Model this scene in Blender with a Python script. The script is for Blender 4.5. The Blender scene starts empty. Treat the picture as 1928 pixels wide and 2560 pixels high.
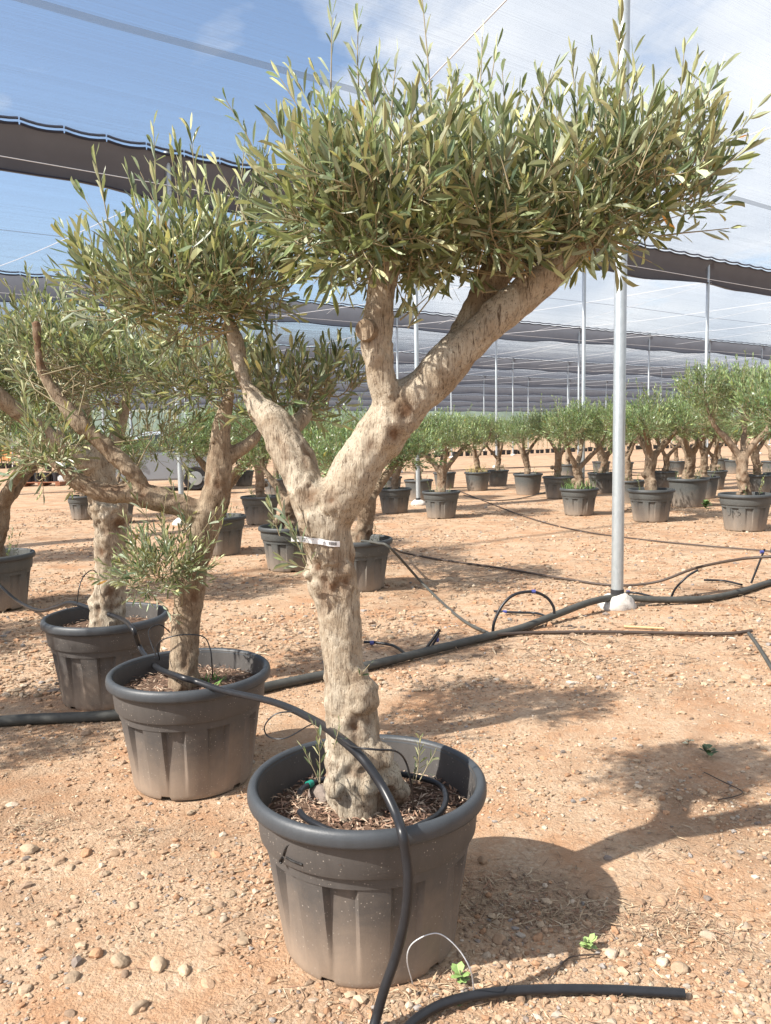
import bpy, bmesh, math, random
import numpy as np
from mathutils import Vector, Matrix, noise
from mathutils.bvhtree import BVHTree

# ------------------------------------------------------------------ camera, sky, sun, exposure
SC = bpy.context.scene
COL = SC.collection
PW, PH = 1928, 2560
F, PITCH, CH, ROLL = 2034.5, 0.0953418, 1.44671, 0.0163295
cr_, sr_ = math.cos(ROLL), math.sin(ROLL)
cp_, sp_ = math.cos(PITCH), math.sin(PITCH)

cam = bpy.data.cameras.new('camera')
cam.sensor_fit = 'VERTICAL'
cam.sensor_height = 24.0
cam.sensor_width = 24.0
cam.lens = F / PH * 24.0
cam.clip_start = 0.05
cam.clip_end = 2000
camo = bpy.data.objects.new('camera', cam)
COL.objects.link(camo)
fwd = Vector((0, cp_, -sp_))
upv = Vector((0, sp_, cp_))
rgt = Vector((1, 0, 0))
r2 = rgt * cr_ - upv * sr_
u2 = upv * cr_ + rgt * sr_
M = Matrix((r2, u2, -fwd)).transposed().to_4x4()
M.translation = (0, 0, CH)
camo.matrix_world = M
SC.camera = camo

SUN_AZ, SUN_EL = math.radians(27), math.radians(43)
to_sun = Vector((-math.cos(SUN_AZ) * math.cos(SUN_EL), -math.sin(SUN_AZ) * math.cos(SUN_EL), math.sin(SUN_EL)))
sl = bpy.data.lights.new('sun', 'SUN')
sl.energy = 5.0
sl.angle = math.radians(0.55)
sl.color = (1.0, 0.945, 0.86)
slo = bpy.data.objects.new('sun', sl)
COL.objects.link(slo)
slo.rotation_euler = (-to_sun).to_track_quat('-Z', 'Y').to_euler()
slo.location = (-6, -4, 12)

world = bpy.data.worlds.new('World')
SC.world = world
world.use_nodes = True
wn = world.node_tree
wn.nodes.clear()
def wnode(t, **k):
    n = wn.nodes.new(t)
    for a, b in k.items():
        setattr(n, a, b)
    return n
sky = wnode('ShaderNodeTexSky', sky_type='NISHITA', sun_disc=False)
sky.sun_elevation = SUN_EL
sky.sun_rotation = math.atan2(to_sun.x, to_sun.y)
sky.air_density = 1.0
sky.dust_density = 1.6
sky.ozone_density = 1.2
SKY_STRENGTH = 0.118
bg = wnode('ShaderNodeBackground')
bg.inputs['Strength'].default_value = SKY_STRENGTH
wout = wnode('ShaderNodeOutputWorld')
tc = wnode('ShaderNodeTexCoord')
sep = wnode('ShaderNodeSeparateXYZ')
wn.links.new(tc.outputs['Generated'], sep.inputs[0])
def wmath(op, a, b=None, clamp=False):
    n = wnode('ShaderNodeMath', operation=op, use_clamp=clamp)
    for i, v in enumerate((a, b)):
        if v is None:
            continue
        if isinstance(v, (int, float)):
            n.inputs[i].default_value = v
        else:
            wn.links.new(v, n.inputs[i])
    return n.outputs[0]
zz = wmath('ADD', wmath('MAXIMUM', sep.outputs[2], 0.0), 0.22)
cx_ = wmath('DIVIDE', sep.outputs[0], zz)
cy_ = wmath('DIVIDE', sep.outputs[1], zz)
cmb = wnode('ShaderNodeCombineXYZ')
wn.links.new(cx_, cmb.inputs[0]); wn.links.new(cy_, cmb.inputs[1])
def wnoise(scale, detail, rough, loc):
    mp = wnode('ShaderNodeMapping')
    mp.inputs['Location'].default_value = loc
    wn.links.new(cmb.outputs[0], mp.inputs['Vector'])
    n = wnode('ShaderNodeTexNoise')
    n.inputs['Scale'].default_value = scale
    n.inputs['Detail'].default_value = detail
    n.inputs['Roughness'].default_value = rough
    n.inputs['Distortion'].default_value = 0.25
    wn.links.new(mp.outputs[0], n.inputs['Vector'])
    return n.outputs['Fac']
big = wnoise(1.15, 5, 0.55, (3.1, 1.7, 0))
fine = wnoise(4.2, 6, 0.62, (7.3, 2.2, 0))
# the cloud bank covers the whole right-hand side of the sky; the left is mostly clear
cover = wmath('MULTIPLY', wmath('ADD', cx_, 0.20), 0.60)
cover = wmath('MINIMUM', wmath('MAXIMUM', cover, -0.035), 0.27)
dens = wmath('ADD', wmath('ADD', wmath('MULTIPLY', big, 0.62), wmath('MULTIPLY', fine, 0.38)), cover)
cl = wmath('MULTIPLY', wmath('SUBTRACT', dens, 0.555), 6.5, clamp=True)
wisp = wmath('MULTIPLY', wmath('SUBTRACT', wnoise(3.4, 5, 0.5, (2.4, 5.5, 0)), 0.575), 5.0, clamp=True)
cl = wmath('MAXIMUM', cl, wmath('MULTIPLY', wisp, 0.75))
shade = wnoise(2.2, 4, 0.5, (1.3, 9.1, 0))
ccol = wnode('ShaderNodeMixRGB')
ccol.inputs[1].default_value = (3.3, 3.6, 4.05, 1)
ccol.inputs[2].default_value = (5.3, 5.35, 5.4, 1)
wn.links.new(wmath('MULTIPLY', wmath('SUBTRACT', shade, 0.33), 2.6, clamp=True), ccol.inputs[0])
mixc = wnode('ShaderNodeMixRGB')
wn.links.new(wmath('MULTIPLY', cl, 0.9), mixc.inputs[0])
wn.links.new(sky.outputs[0], mixc.inputs[1])
wn.links.new(ccol.outputs[0], mixc.inputs[2])
wn.links.new(mixc.outputs[0], bg.inputs['Color'])
wn.links.new(bg.outputs[0], wout.inputs[0])

SC.render.engine = 'CYCLES'
SC.cycles.max_bounces = 4
SC.cycles.diffuse_bounces = 3
SC.cycles.glossy_bounces = 2
SC.cycles.transmission_bounces = 3
SC.cycles.transparent_max_bounces = 8
SC.cycles.caustics_reflective = False
SC.cycles.caustics_refractive = False
SC.view_settings.view_transform = 'Standard'
SC.view_settings.look = 'None'
SC.view_settings.exposure = 0.95
SC.view_settings.gamma = 1.0

# ------------------------------------------------------------------ picture -> world helpers
def ray(px, py):
    u, v = px - PW / 2, py - PH / 2
    u, v = u * cr_ - v * sr_, u * sr_ + v * cr_
    return np.array([u / F, cp_ - v / F * sp_, -sp_ - v / F * cp_])
def ground(px, py, z=0.0):
    d = ray(px, py)
    return np.array([0, 0, CH]) + (z - CH) / d[2] * d
def at_y(px, py, y):
    d = ray(px, py)
    return np.array([0, 0, CH]) + y / d[1] * d
def pxm(y):                       # metres per photo pixel at depth y
    return y / F
RNG = np.random.default_rng(7)
random.seed(5)

# ------------------------------------------------------------------ materials
def mat(name):
    m = bpy.data.materials.new(name)
    m.use_nodes = True
    nt = m.node_tree
    nt.nodes.clear()
    o = nt.nodes.new('ShaderNodeOutputMaterial')
    b = nt.nodes.new('ShaderNodeBsdfPrincipled')
    nt.links.new(b.outputs[0], o.inputs[0])
    return m, nt, b, o
class NT:
    def __init__(s, nt): s.nt = nt
    def n(s, t, **k):
        x = s.nt.nodes.new(t)
        for a, b in k.items(): setattr(x, a, b)
        return x
    def l(s, a, b): s.nt.links.new(a, b)
    def coord(s, kind='Object', scale=(1, 1, 1)):
        t = s.n('ShaderNodeTexCoord'); m = s.n('ShaderNodeMapping')
        m.inputs['Scale'].default_value = scale
        s.l(t.outputs[kind], m.inputs[0]); return m.outputs[0]
    def noise(s, vec, scale, detail=4, rough=.55, dist=0):
        x = s.n('ShaderNodeTexNoise')
        x.inputs['Scale'].default_value = scale; x.inputs['Detail'].default_value = detail
        x.inputs['Roughness'].default_value = rough; x.inputs['Distortion'].default_value = dist
        if vec is not None: s.l(vec, x.inputs['Vector'])
        return x.outputs['Fac']
    def voro(s, vec, scale, feat='F1', out='Distance'):
        x = s.n('ShaderNodeTexVoronoi', feature=feat)
        x.inputs['Scale'].default_value = scale
        s.l(vec, x.inputs['Vector']); return x.outputs[out]
    def ramp(s, fac, stops):
        x = s.n('ShaderNodeValToRGB'); e = x.color_ramp.elements
        while len(e) < len(stops): e.new(.5)
        for i, (p, c) in enumerate(stops):
            e[i].position = p; e[i].color = (*c, 1) if len(c) == 3 else c
        s.l(fac, x.inputs[0]); return x.outputs[0]
    def mix(s, fac, a, b, mode='MIX'):
        x = s.n('ShaderNodeMixRGB', blend_type=mode)
        for i, v in ((0, fac), (1, a), (2, b)):
            if isinstance(v, (int, float)): x.inputs[i].default_value = v
            elif isinstance(v, tuple): x.inputs[i].default_value = (*v, 1) if len(v) == 3 else v
            else: s.l(v, x.inputs[i])
        return x.outputs[0]
    def math(s, op, a, b=0., clamp=False):
        x = s.n('ShaderNodeMath', operation=op, use_clamp=clamp)
        for i, v in enumerate((a, b)):
            if isinstance(v, (int, float)): x.inputs[i].default_value = v
            else: s.l(v, x.inputs[i])
        return x.outputs[0]
    def bump(s, h, strength, dist, normal=None):
        x = s.n('ShaderNodeBump')
        x.inputs['Strength'].default_value = strength; x.inputs['Distance'].default_value = dist
        s.l(h, x.inputs['Height'])
        if normal is not None: s.l(normal, x.inputs['Normal'])
        return x.outputs[0]
    def attr(s, name, out='Color'):
        x = s.n('ShaderNodeAttribute'); x.attribute_name = name; return x.outputs[out]

def m_plain(name, col, rough=.6, metal=0., spec=.4, var=.25, scale=30, bump=0.):
    m, nt, b, o = mat(name); N = NT(nt)
    v = N.coord('Object')
    f = N.noise(v, scale, 5, .6)
    c = N.mix(f, tuple(x * (1 - var) for x in col), tuple(min(1, x * (1 + var)) for x in col))
    N.l(c, b.inputs['Base Color'])
    b.inputs['Roughness'].default_value = rough
    b.inputs['Metallic'].default_value = metal
    b.inputs['Specular IOR Level'].default_value = spec
    if bump: N.l(N.bump(f, .6, bump), b.inputs['Normal'])
    return m

def m_ground():
    m, nt, b, o = mat('earth'); N = NT(nt)
    v = N.coord('Object')
    big = N.noise(v, .55, 5, .6, .4)
    med = N.noise(v, 3.2, 6, .65, .3)
    fine = N.noise(v, 38, 6, .7)
    grit = N.voro(v, 95); grit2 = N.voro(v, 230)
    c = N.mix(N.ramp(big, [(.35, (0, 0, 0)), (.68, (1, 1, 1))]), (0.350, 0.228, 0.144), (0.418, 0.300, 0.205))
    c = N.mix(N.ramp(med, [(.42, (0, 0, 0)), (.62, (.7, .7, .7))]), c, (0.380, 0.217, 0.122))
    c = N.mix(N.ramp(fine, [(.5, (0, 0, 0)), (.68, (.55, .55, .55))]), c, (0.517, 0.395, 0.281))
    cell = N.n('ShaderNodeTexVoronoi', feature='F1'); cell.inputs['Scale'].default_value = 95; N.l(v, cell.inputs['Vector'])
    cg = N.ramp(cell.outputs['Color'], [(0, (0.319, 0.228, 0.160)), (.5, (0.471, 0.342, 0.228)), (1, (0.562, 0.471, 0.365))])
    c = N.mix(N.ramp(N.noise(v, 5.5, 4, .6), [(.42, (0, 0, 0)), (.6, (.6, .6, .6))]), c, cg)
    red = N.noise(v, 1.9, 5, .6, .5)
    c = N.mix(N.ramp(red, [(.50, (0, 0, 0)), (.64, (.55, .55, .55))]), c, (.36, .185, .095))
    # darker damp patches of trodden litter
    d = N.noise(v, 1.1, 5, .62, .6)
    c = N.mix(N.ramp(d, [(.52, (0, 0, 0)), (.66, (.50, .50, .50))]), c, (0.190, 0.118, 0.072))
    N.l(c, b.inputs['Base Color'])
    b.inputs['Roughness'].default_value = .95
    b.inputs['Specular IOR Level'].default_value = .12
    hgt = N.math('ADD', N.math('MULTIPLY', N.math('SUBTRACT', 1., grit), .28), N.math('MULTIPLY', fine, 1.1))
    hgt = N.math('ADD', hgt, N.math('MULTIPLY', N.noise(v, 170, 4, .7), .35))
    N.l(N.bump(hgt, .9, .012), b.inputs['Normal'])
    return m

def m_tint(name, rough=.9, spec=.15, noise_amt=.35, scale=60, bump=.002):
    m, nt, b, o = mat(name); N = NT(nt)
    v = N.coord('Object')
    f = N.noise(v, scale, 5, .65)
    c = N.mix(1., N.attr('tint'), N.ramp(f, [(.2, (1 - noise_amt,) * 3), (.8, (1 + noise_amt * .6,) * 3)]), 'MULTIPLY')
    N.l(c, b.inputs['Base Color'])
    b.inputs['Roughness'].default_value = rough; b.inputs['Specular IOR Level'].default_value = spec
    if bump: N.l(N.bump(f, .7, bump), b.inputs['Normal'])
    return m

def m_leaf(name='olive_leaf'):
    m, nt, b, o = mat(name); N = NT(nt)
    tint = N.attr('tint')
    geo = N.n('ShaderNodeNewGeometry')
    v = N.coord('Object')
    top = N.mix(1., tint, (.155, .195, .112), 'MULTIPLY')
    under = N.mix(1., tint, (.46, .475, .35), 'MULTIPLY')
    c = N.mix(geo.outputs['Backfacing'], top, under)
    c = N.mix(.25, c, N.mix(N.noise(v, 90, 3, .6), (0.038, 0.046, 0.023), (0.274, 0.274, 0.182)), 'OVERLAY')
    N.l(c, b.inputs['Base Color'])
    N.l(N.math('ADD', N.math('MULTIPLY', geo.outputs['Backfacing'], .3), .36), b.inputs['Roughness'])
    b.inputs['Specular IOR Level'].default_value = .5
    tr = N.n('ShaderNodeBsdfTranslucent')
    N.l(N.mix(1., tint, (0.274, 0.312, 0.129), 'MULTIPLY'), tr.inputs['Color'])
    ms = N.n('ShaderNodeMixShader'); ms.inputs[0].default_value = .28
    N.l(b.outputs[0], ms.inputs[1]); N.l(tr.outputs[0], ms.inputs[2])
    N.l(ms.outputs[0], o.inputs[0])
    return m

def m_bark(name, pale, mid, dark, sc=1.):
    m, nt, b, o = mat(name); N = NT(nt)
    vs = N.coord('Object', (1, 1, .14))
    v = N.coord('Object')
    stri = N.noise(vs, 95 * sc, 6, .7, .6)
    stri2 = N.noise(vs, 260 * sc, 4, .65, .4)
    blot = N.noise(v, 11 * sc, 6, .65, .5)
    spk = N.noise(v, 150 * sc, 4, .7)
    c = N.mix(N.ramp(blot, [(.38, (0, 0, 0)), (.58, (1, 1, 1))]), mid, pale)
    c = N.mix(N.ramp(stri, [(.33, (.9, .9, .9)), (.45, (0, 0, 0))]), c, dark)
    c = N.mix(N.ramp(stri2, [(.34, (.7, .7, .7)), (.47, (0, 0, 0))]), c, dark)
    c = N.mix(N.ramp(spk, [(.30, (.9, .9, .9)), (.40, (0, 0, 0))]), c, tuple(x * .6 for x in dark))
    c = N.mix(N.attr('knot', 'Fac'), c, N.mix(spk, (.05, .028, .016), (.23, .14, .085)))
    N.l(c, b.inputs['Base Color'])
    b.inputs['Roughness'].default_value = .88; b.inputs['Specular IOR Level'].default_value = .2
    h = N.math('ADD', N.math('MULTIPLY', stri, 1.1), N.math('ADD', N.math('MULTIPLY', stri2, .5), N.math('MULTIPLY', spk, .35)))
    N.l(N.bump(h, .9, .007), b.inputs['Normal'])
    return m

def m_pot(name, body, dust, fade, speck=True, rough=.6):
    m, nt, b, o = mat(name); N = NT(nt)
    v = N.coord('Object')
    sp = N.n('ShaderNodeSeparateXYZ'); N.l(v, sp.inputs[0])
    n1 = N.noise(v, 7, 6, .65, .4); n2 = N.noise(N.coord('Object', (1, 1, .25)), 26, 5, .7)
    base = N.mix(n2, tuple(x * .75 for x in body), tuple(x * 1.35 for x in body))
    hz = N.math('ADD', sp.outputs[2], N.math('MULTIPLY', N.math('SUBTRACT', n1, .5), .26))
    df = N.ramp(N.math('DIVIDE', hz, fade), [(0., (.92, .92, .92)), (.45, (.5, .5, .5)), (1., (.0, .0, .0))])
    c = N.mix(df, base, N.mix(n2, tuple(x * .8 for x in dust), tuple(x * 1.15 for x in dust)))
    if speck:
        s = N.voro(v, 85); s2 = N.noise(v, 14, 3, .5)
        k = N.math('MULTIPLY', N.ramp(s, [(.10, (1, 1, 1)), (.20, (0, 0, 0))]), N.ramp(s2, [(.46, (0, 0, 0)), (.62, (.75, .75, .75))]))
        c = N.mix(k, c, (.42, .38, .33))
    N.l(c, b.inputs['Base Color'])
    b.inputs['Roughness'].default_value = rough; b.inputs['Specular IOR Level'].default_value = .42
    N.l(N.bump(N.noise(v, 180, 3, .6), .25, .002), b.inputs['Normal'])
    return m

def m_sheet(name, col, opacity, trans=.5):
    m, nt, b, o = mat(name); N = NT(nt)
    d = N.n('ShaderNodeBsdfDiffuse'); t = N.n('ShaderNodeBsdfTranslucent'); tp = N.n('ShaderNodeBsdfTransparent')
    v = N.coord('Object')
    f = N.noise(v, 2.2, 4, .6)
    c = N.mix(f, tuple(x * .85 for x in col), tuple(x * 1.12 for x in col))
    N.l(c, d.inputs[0]); N.l(c, t.inputs[0])
    a = N.n('ShaderNodeMixShader'); a.inputs[0].default_value = trans
    N.l(d.outputs[0], a.inputs[1]); N.l(t.outputs[0], a.inputs[2])
    if opacity >= 1.:
        N.l(a.outputs[0], o.inputs[0]); return m
    e = N.n('ShaderNodeMixShader'); e.inputs[0].default_value = opacity
    N.l(tp.outputs[0], e.inputs[1]); N.l(a.outputs[0], e.inputs[2])
    N.l(e.outputs[0], o.inputs[0])
    return m

def m_steel():
    m, nt, b, o = mat('galvanized_steel'); N = NT(nt)
    v = N.coord('Object')
    vo = N.voro(N.coord('Object', (1, 1, .4)), 55, 'F1', 'Color')
    c = N.mix(N.mix(.5, vo, N.noise(v, 9, 4, .6)), (.32, .36, .38), (.47, .51, .53))
    N.l(c, b.inputs['Base Color'])
    b.inputs['Metallic'].default_value = .55; b.inputs['Roughness'].default_value = .42
    return m

MAT = dict(
    earth=m_ground(), stone=m_tint('stone', .9, .15, .3, 70, .002), litter=m_tint('dry_litter', .85, .2, .3, 120, 0),
    leaf=m_leaf(), bark=m_bark('pale_bark', (0.422, 0.366, 0.285), (0.274, 0.215, 0.152), (0.074, 0.048, 0.030)),
    bark2=m_bark('brown_bark', (0.326, 0.259, 0.185), (0.207, 0.152, 0.104), (0.067, 0.043, 0.027)),
    barkfar=m_bark('far_bark', (0.266, 0.207, 0.148), (0.178, 0.126, 0.085), (0.063, 0.041, 0.026), .6),
    twig=m_plain('twig', (.26, .22, .14), .8, 0, .2, .3, 60),
    pot=m_pot('pot_plastic', (0.067, 0.062, 0.059), (0.279, 0.213, 0.160), .28),
    rim=m_pot('pot_rim_plastic', (0.041, 0.046, 0.052), (.06, .06, .06), .05, False, .48),
    potfar=m_pot('far_pot_plastic', (0.070, 0.074, 0.072), (0.246, 0.193, 0.148), .30, True, .62),
    rimfar=m_pot('far_rim_plastic', (0.045, 0.049, 0.051), (.06, .06, .06), .05, False, .55),
    soil=m_plain('potting_soil', (.105, .068, .048), .95, 0, .1, .45, 70, .004),
    hose=m_plain('black_hose', (.016, .017, .020), .34, 0, .32, .4, 40),
    pipe=m_plain('dusty_pipe', (.060, .060, .054), .6, 0, .35, .5, 18),
    brownhose=m_plain('brown_hose', (.060, .043, .034), .55, 0, .35, .4, 30),
    steel=m_steel(), concrete=m_plain('white_concrete', (0.496, 0.464, 0.424), .95, 0, .1, .25, 40, .006),
    wire=m_plain('steel_wire', (.55, .57, .60), .5, .3, .4, .1, 20),
    thread=m_sheet('net_thread', (.22, .255, .31), 1.0, .5),
    seam=m_sheet('net_seam', (.13, .16, .20), .50, .40),
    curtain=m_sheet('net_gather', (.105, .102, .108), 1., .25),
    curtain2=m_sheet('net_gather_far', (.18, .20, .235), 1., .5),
    rope=m_plain('dark_rope', (.018, .022, .040), .5, 0, .4, .3, 10),
    white=m_plain('white_plastic', (0.697, 0.705, 0.714), .4, 0, .4, .04, 20),
    ink=m_plain('black_ink', (.014, .013, .013), .6, 0, .3, .2, 40),
    greenc=m_plain('green_connector', (.010, .22, .16), .4, 0, .5, .15, 40),
    blue=m_plain('blue_fitting', (.05, .06, .22), .4, 0, .5, .2, 40),
    weed=m_tint('weed_leaf', .55, .3, .2, 60, 0),
    cane=m_plain('bamboo_cane', (.52, .38, .20), .6, 0, .3, .25, 30),
    carpaint=m_plain('grey_car_paint', (.30, .33, .37), .28, .4, .5, .08, 3),
    carwhite=m_plain('pale_car_paint', (.60, .67, .74), .25, .1, .5, .05, 3),
    dark=m_plain('dark_trim', (.025, .025, .028), .5, 0, .4, .2, 12),
    glass=m_plain('tinted_glass', (.055, .075, .085), .08, 0, .8, .1, 3),
    lamp=m_plain('headlamp', (.75, .78, .80), .12, .2, .8, .1, 12),
    pallet=m_plain('pallet_wood', (.30, .13, .075), .85, 0, .2, .3, 14),
    crate=m_plain('orange_crate', (.55, .27, .10), .7, 0, .3, .2, 10),
    mound=m_plain('grey_mound', (.32, .26, .20), .95, 0, .1, .5, 5, .05),
    hill=m_plain('far_hill', (.13, .16, .13), .95, 0, .1, .4, .05),
)

# ------------------------------------------------------------------ mesh helpers
def tag(o, label=None, cat=None, group=None, kind=None):
    if label: o['label'] = label
    if cat: o['category'] = cat
    if group: o['group'] = group
    if kind: o['kind'] = kind
    return o
def empty(name, loc=(0, 0, 0), rz=0.):
    e = bpy.data.objects.new(name, None)
    e.empty_display_size = .1
    COL.objects.link(e); e.location = loc; e.rotation_euler = (0, 0, rz)
    return e
def link(name, me, parent=None, loc=None):
    o = bpy.data.objects.new(name, me)
    COL.objects.link(o)
    if parent is not None: o.parent = parent
    if loc is not None: o.location = loc
    return o
def np_mesh(name, V, Fc, material, tint=None, smooth=False, extra=None):
    """V (n,3); Fc (m,3) or (m,4) int array"""
    V = np.asarray(V, dtype=np.float32); Fc = np.asarray(Fc, dtype=np.int32)
    me = bpy.data.meshes.new(name)
    k = Fc.shape[1]; m = len(Fc)
    me.vertices.add(len(V)); me.vertices.foreach_set('co', V.ravel())
    me.loops.add(m * k); me.loops.foreach_set('vertex_index', Fc.ravel())
    me.polygons.add(m)
    me.polygons.foreach_set('loop_start', np.arange(m, dtype=np.int32) * k)
    me.polygons.foreach_set('use_smooth', np.full(m, smooth))
    me.update(calc_edges=True)
    if tint is not None:
        a = me.color_attributes.new('tint', 'FLOAT_COLOR', 'POINT')
        t = np.ones((len(V), 4), np.float32); t[:, :3] = tint
        a.data.foreach_set('color', t.ravel())
    if extra:
        for nm, arr in extra.items():
            a = me.attributes.new(nm, 'FLOAT', 'POINT')
            a.data.foreach_set('value', np.asarray(arr, np.float32))
    me.materials.append(material)
    return me
def catmull(P, n):
    P = np.asarray(P, float)
    if len(P) < 3:
        t = np.linspace(0, 1, n)[:, None]; return P[0] * (1 - t) + P[-1] * t
    Q = np.vstack([2 * P[0] - P[1], P, 2 * P[-1] - P[-2]])
    out = []
    seg = len(P) - 1
    for t in np.linspace(0, seg, n):
        i = min(int(t), seg - 1); f = t - i
        a, b, c, d = Q[i], Q[i + 1], Q[i + 2], Q[i + 3]
        out.append(.5 * ((2 * b) + (c - a) * f + (2 * a - 5 * b + 4 * c - d) * f * f + (3 * b - a - 3 * c + d) * f ** 3))
    return np.array(out)
def tube_arrays(P, R, segs=8, cap=True):
    """P (n,3), R (n,) -> verts, quads(+ caps as degenerate quads)"""
    P = np.asarray(P, float); n = len(P)
    R = np.broadcast_to(np.asarray(R, float), (n,))
    T = np.gradient(P, axis=0); T /= np.linalg.norm(T, axis=1)[:, None] + 1e-12
    up = np.array([0, 0, 1.]) if abs(T[0][2]) < .9 else np.array([1., 0, 0])
    N = np.cross(T[0], up); N /= np.linalg.norm(N)
    Vs = []
    ang = np.linspace(0, 2 * np.pi, segs, endpoint=False)
    for i in range(n):
        N = N - T[i] * N.dot(T[i]); N /= np.linalg.norm(N) + 1e-12
        B = np.cross(T[i], N)
        Vs.append(P[i] + R[i] * (np.cos(ang)[:, None] * N + np.sin(ang)[:, None] * B))
    V = np.vstack(Vs)
    i = np.arange(n - 1)[:, None] * segs; j = np.arange(segs)[None]; j2 = (j + 1) % segs
    Q = np.stack([i + j, i + j2, i + segs + j2, i + segs + j], -1).reshape(-1, 4)
    if cap:
        V = np.vstack([V, P[:1], P[-1:]])
        c0, c1 = len(V) - 2, len(V) - 1
        jj = np.arange(segs); k = (n - 1) * segs
        capq = [[c0, (a + 1) % segs, a, a] for a in jj] + [[c1, k + a, k + (a + 1) % segs, k + (a + 1) % segs] for a in jj]
        return V, Q, np.array(capq)
    return V, Q, np.zeros((0, 4), int)
class Poly:
    """collects polygons of any size into one mesh"""
    def __init__(s): s.v = []; s.f = []
    def add(s, V, Fs):
        o = len(s.v); s.v += [tuple(map(float, p)) for p in V]
        for f in Fs:
            f = list(dict.fromkeys(int(i) for i in f))
            if len(f) > 2: s.f.append([i + o for i in f])
    def tube(s, P, R, segs=8):
        V, Q, C = tube_arrays(P, R, segs); s.add(V, np.vstack([Q, C])); return s
    def box(s, x0, x1, y0, y1, z0, z1):
        s.add([(x0, y0, z0), (x1, y0, z0), (x1, y1, z0), (x0, y1, z0), (x0, y0, z1), (x1, y0, z1), (x1, y1, z1), (x0, y1, z1)],
              [(0, 3, 2, 1), (4, 5, 6, 7), (0, 1, 5, 4), (1, 2, 6, 5), (2, 3, 7, 6), (3, 0, 4, 7)]); return s
    def lathe(s, prof, segs=32, close=False):
        prof = np.asarray(prof, float); n = len(prof)
        a = np.linspace(0, 2 * np.pi, segs, endpoint=False)
        V = [(r * math.cos(t), r * math.sin(t), z) for (r, z) in prof for t in a]
        Fs = [(i * segs + j, i * segs + (j + 1) % segs, (i + 1) * segs + (j + 1) % segs, (i + 1) * segs + j) for i in range(n - 1) for j in range(segs)]
        if close: Fs += [tuple(reversed(range(segs))), tuple((n - 1) * segs + j for j in range(segs))]
        s.add(V, Fs); return s
    def prism(s, pts, y0, y1):            # side outline (x,z) extruded along y
        n = len(pts)
        V = [(x, y0, z) for x, z in pts] + [(x, y1, z) for x, z in pts]
        Fs = [tuple(range(n)), tuple(reversed(range(n, 2 * n)))] + [(i, n + i, n + (i + 1) % n, (i + 1) % n) for i in range(n)]
        s.add(V, Fs); return s
    def mesh(s, name, material, smooth=None, bevel=0.):
        me = bpy.data.meshes.new(name)
        me.from_pydata(s.v, [], s.f); me.update()
        bm = bmesh.new(); bm.from_mesh(me)
        if bevel:
            bmesh.ops.bevel(bm, geom=[e for e in bm.edges if e.is_manifold and e.calc_face_angle(0) > .5], offset=bevel, segments=2, affect='EDGES')
        bmesh.ops.recalc_face_normals(bm, faces=bm.faces); bm.to_mesh(me); bm.free()
        me.materials.append(material)
        if smooth is not None:
            me.polygons.foreach_set('use_smooth', np.ones(len(me.polygons), bool))
            me.set_sharp_from_angle(angle=math.radians(smooth))
        return me
    def obj(s, name, material, parent=None, smooth=None, loc=None, bevel=0.):
        return link(name, s.mesh(name, material, smooth, bevel), parent, loc)
def hose_obj(name, P, r, material, parent=None, n=None, segs=10):
    P = np.asarray(P, float)
    n = n or max(12, len(P) * 8)
    return Poly().tube(catmull(P, n), r, segs).obj(name, material, parent, smooth=60)

# ------------------------------------------------------------------ ground
def ground_z(x, y):
    return (noise.noise((x * .8, y * .8, 0)) * .011 + noise.noise((x * 2.9, y * 2.9, 4.)) * .0055 + noise.noise((x * 9, y * 9, 7.)) * .0025) - .007
def build_ground():
    def axis(a, b, fine0, fine1, step, grow):
        c = list(np.arange(fine0, fine1, step)); s = step
        while c[-1] < b: s *= grow; c.append(c[-1] + s)
        s = step
        while c[0] > a: s *= grow; c.insert(0, c[0] - s)
        return np.array(c)
    xs = axis(-600, 600, -2.6, 3.2, .03, 1.11); ys = axis(-40, 900, 1.0, 6.5, .03, 1.09)
    X, Y = np.meshgrid(xs, ys)
    Z = np.array([ground_z(x, y) if (abs(x) < 25 and y < 40) else 0. for x, y in zip(X.ravel(), Y.ravel())])
    V = np.stack([X.ravel(), Y.ravel(), Z], -1)
    nx = len(xs); i, j = np.meshgrid(np.arange(len(ys) - 1), np.arange(nx - 1), indexing='ij')
    a = (i * nx + j).ravel()
    Q = np.stack([a, a + 1, a + nx + 1, a + nx], -1)
    o = link('ground', np_mesh('ground', V, Q, MAT['earth'], smooth=True))
    tag(o, 'bare orange gravelly earth of the nursery yard', None, None, 'structure')
build_ground()

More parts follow.
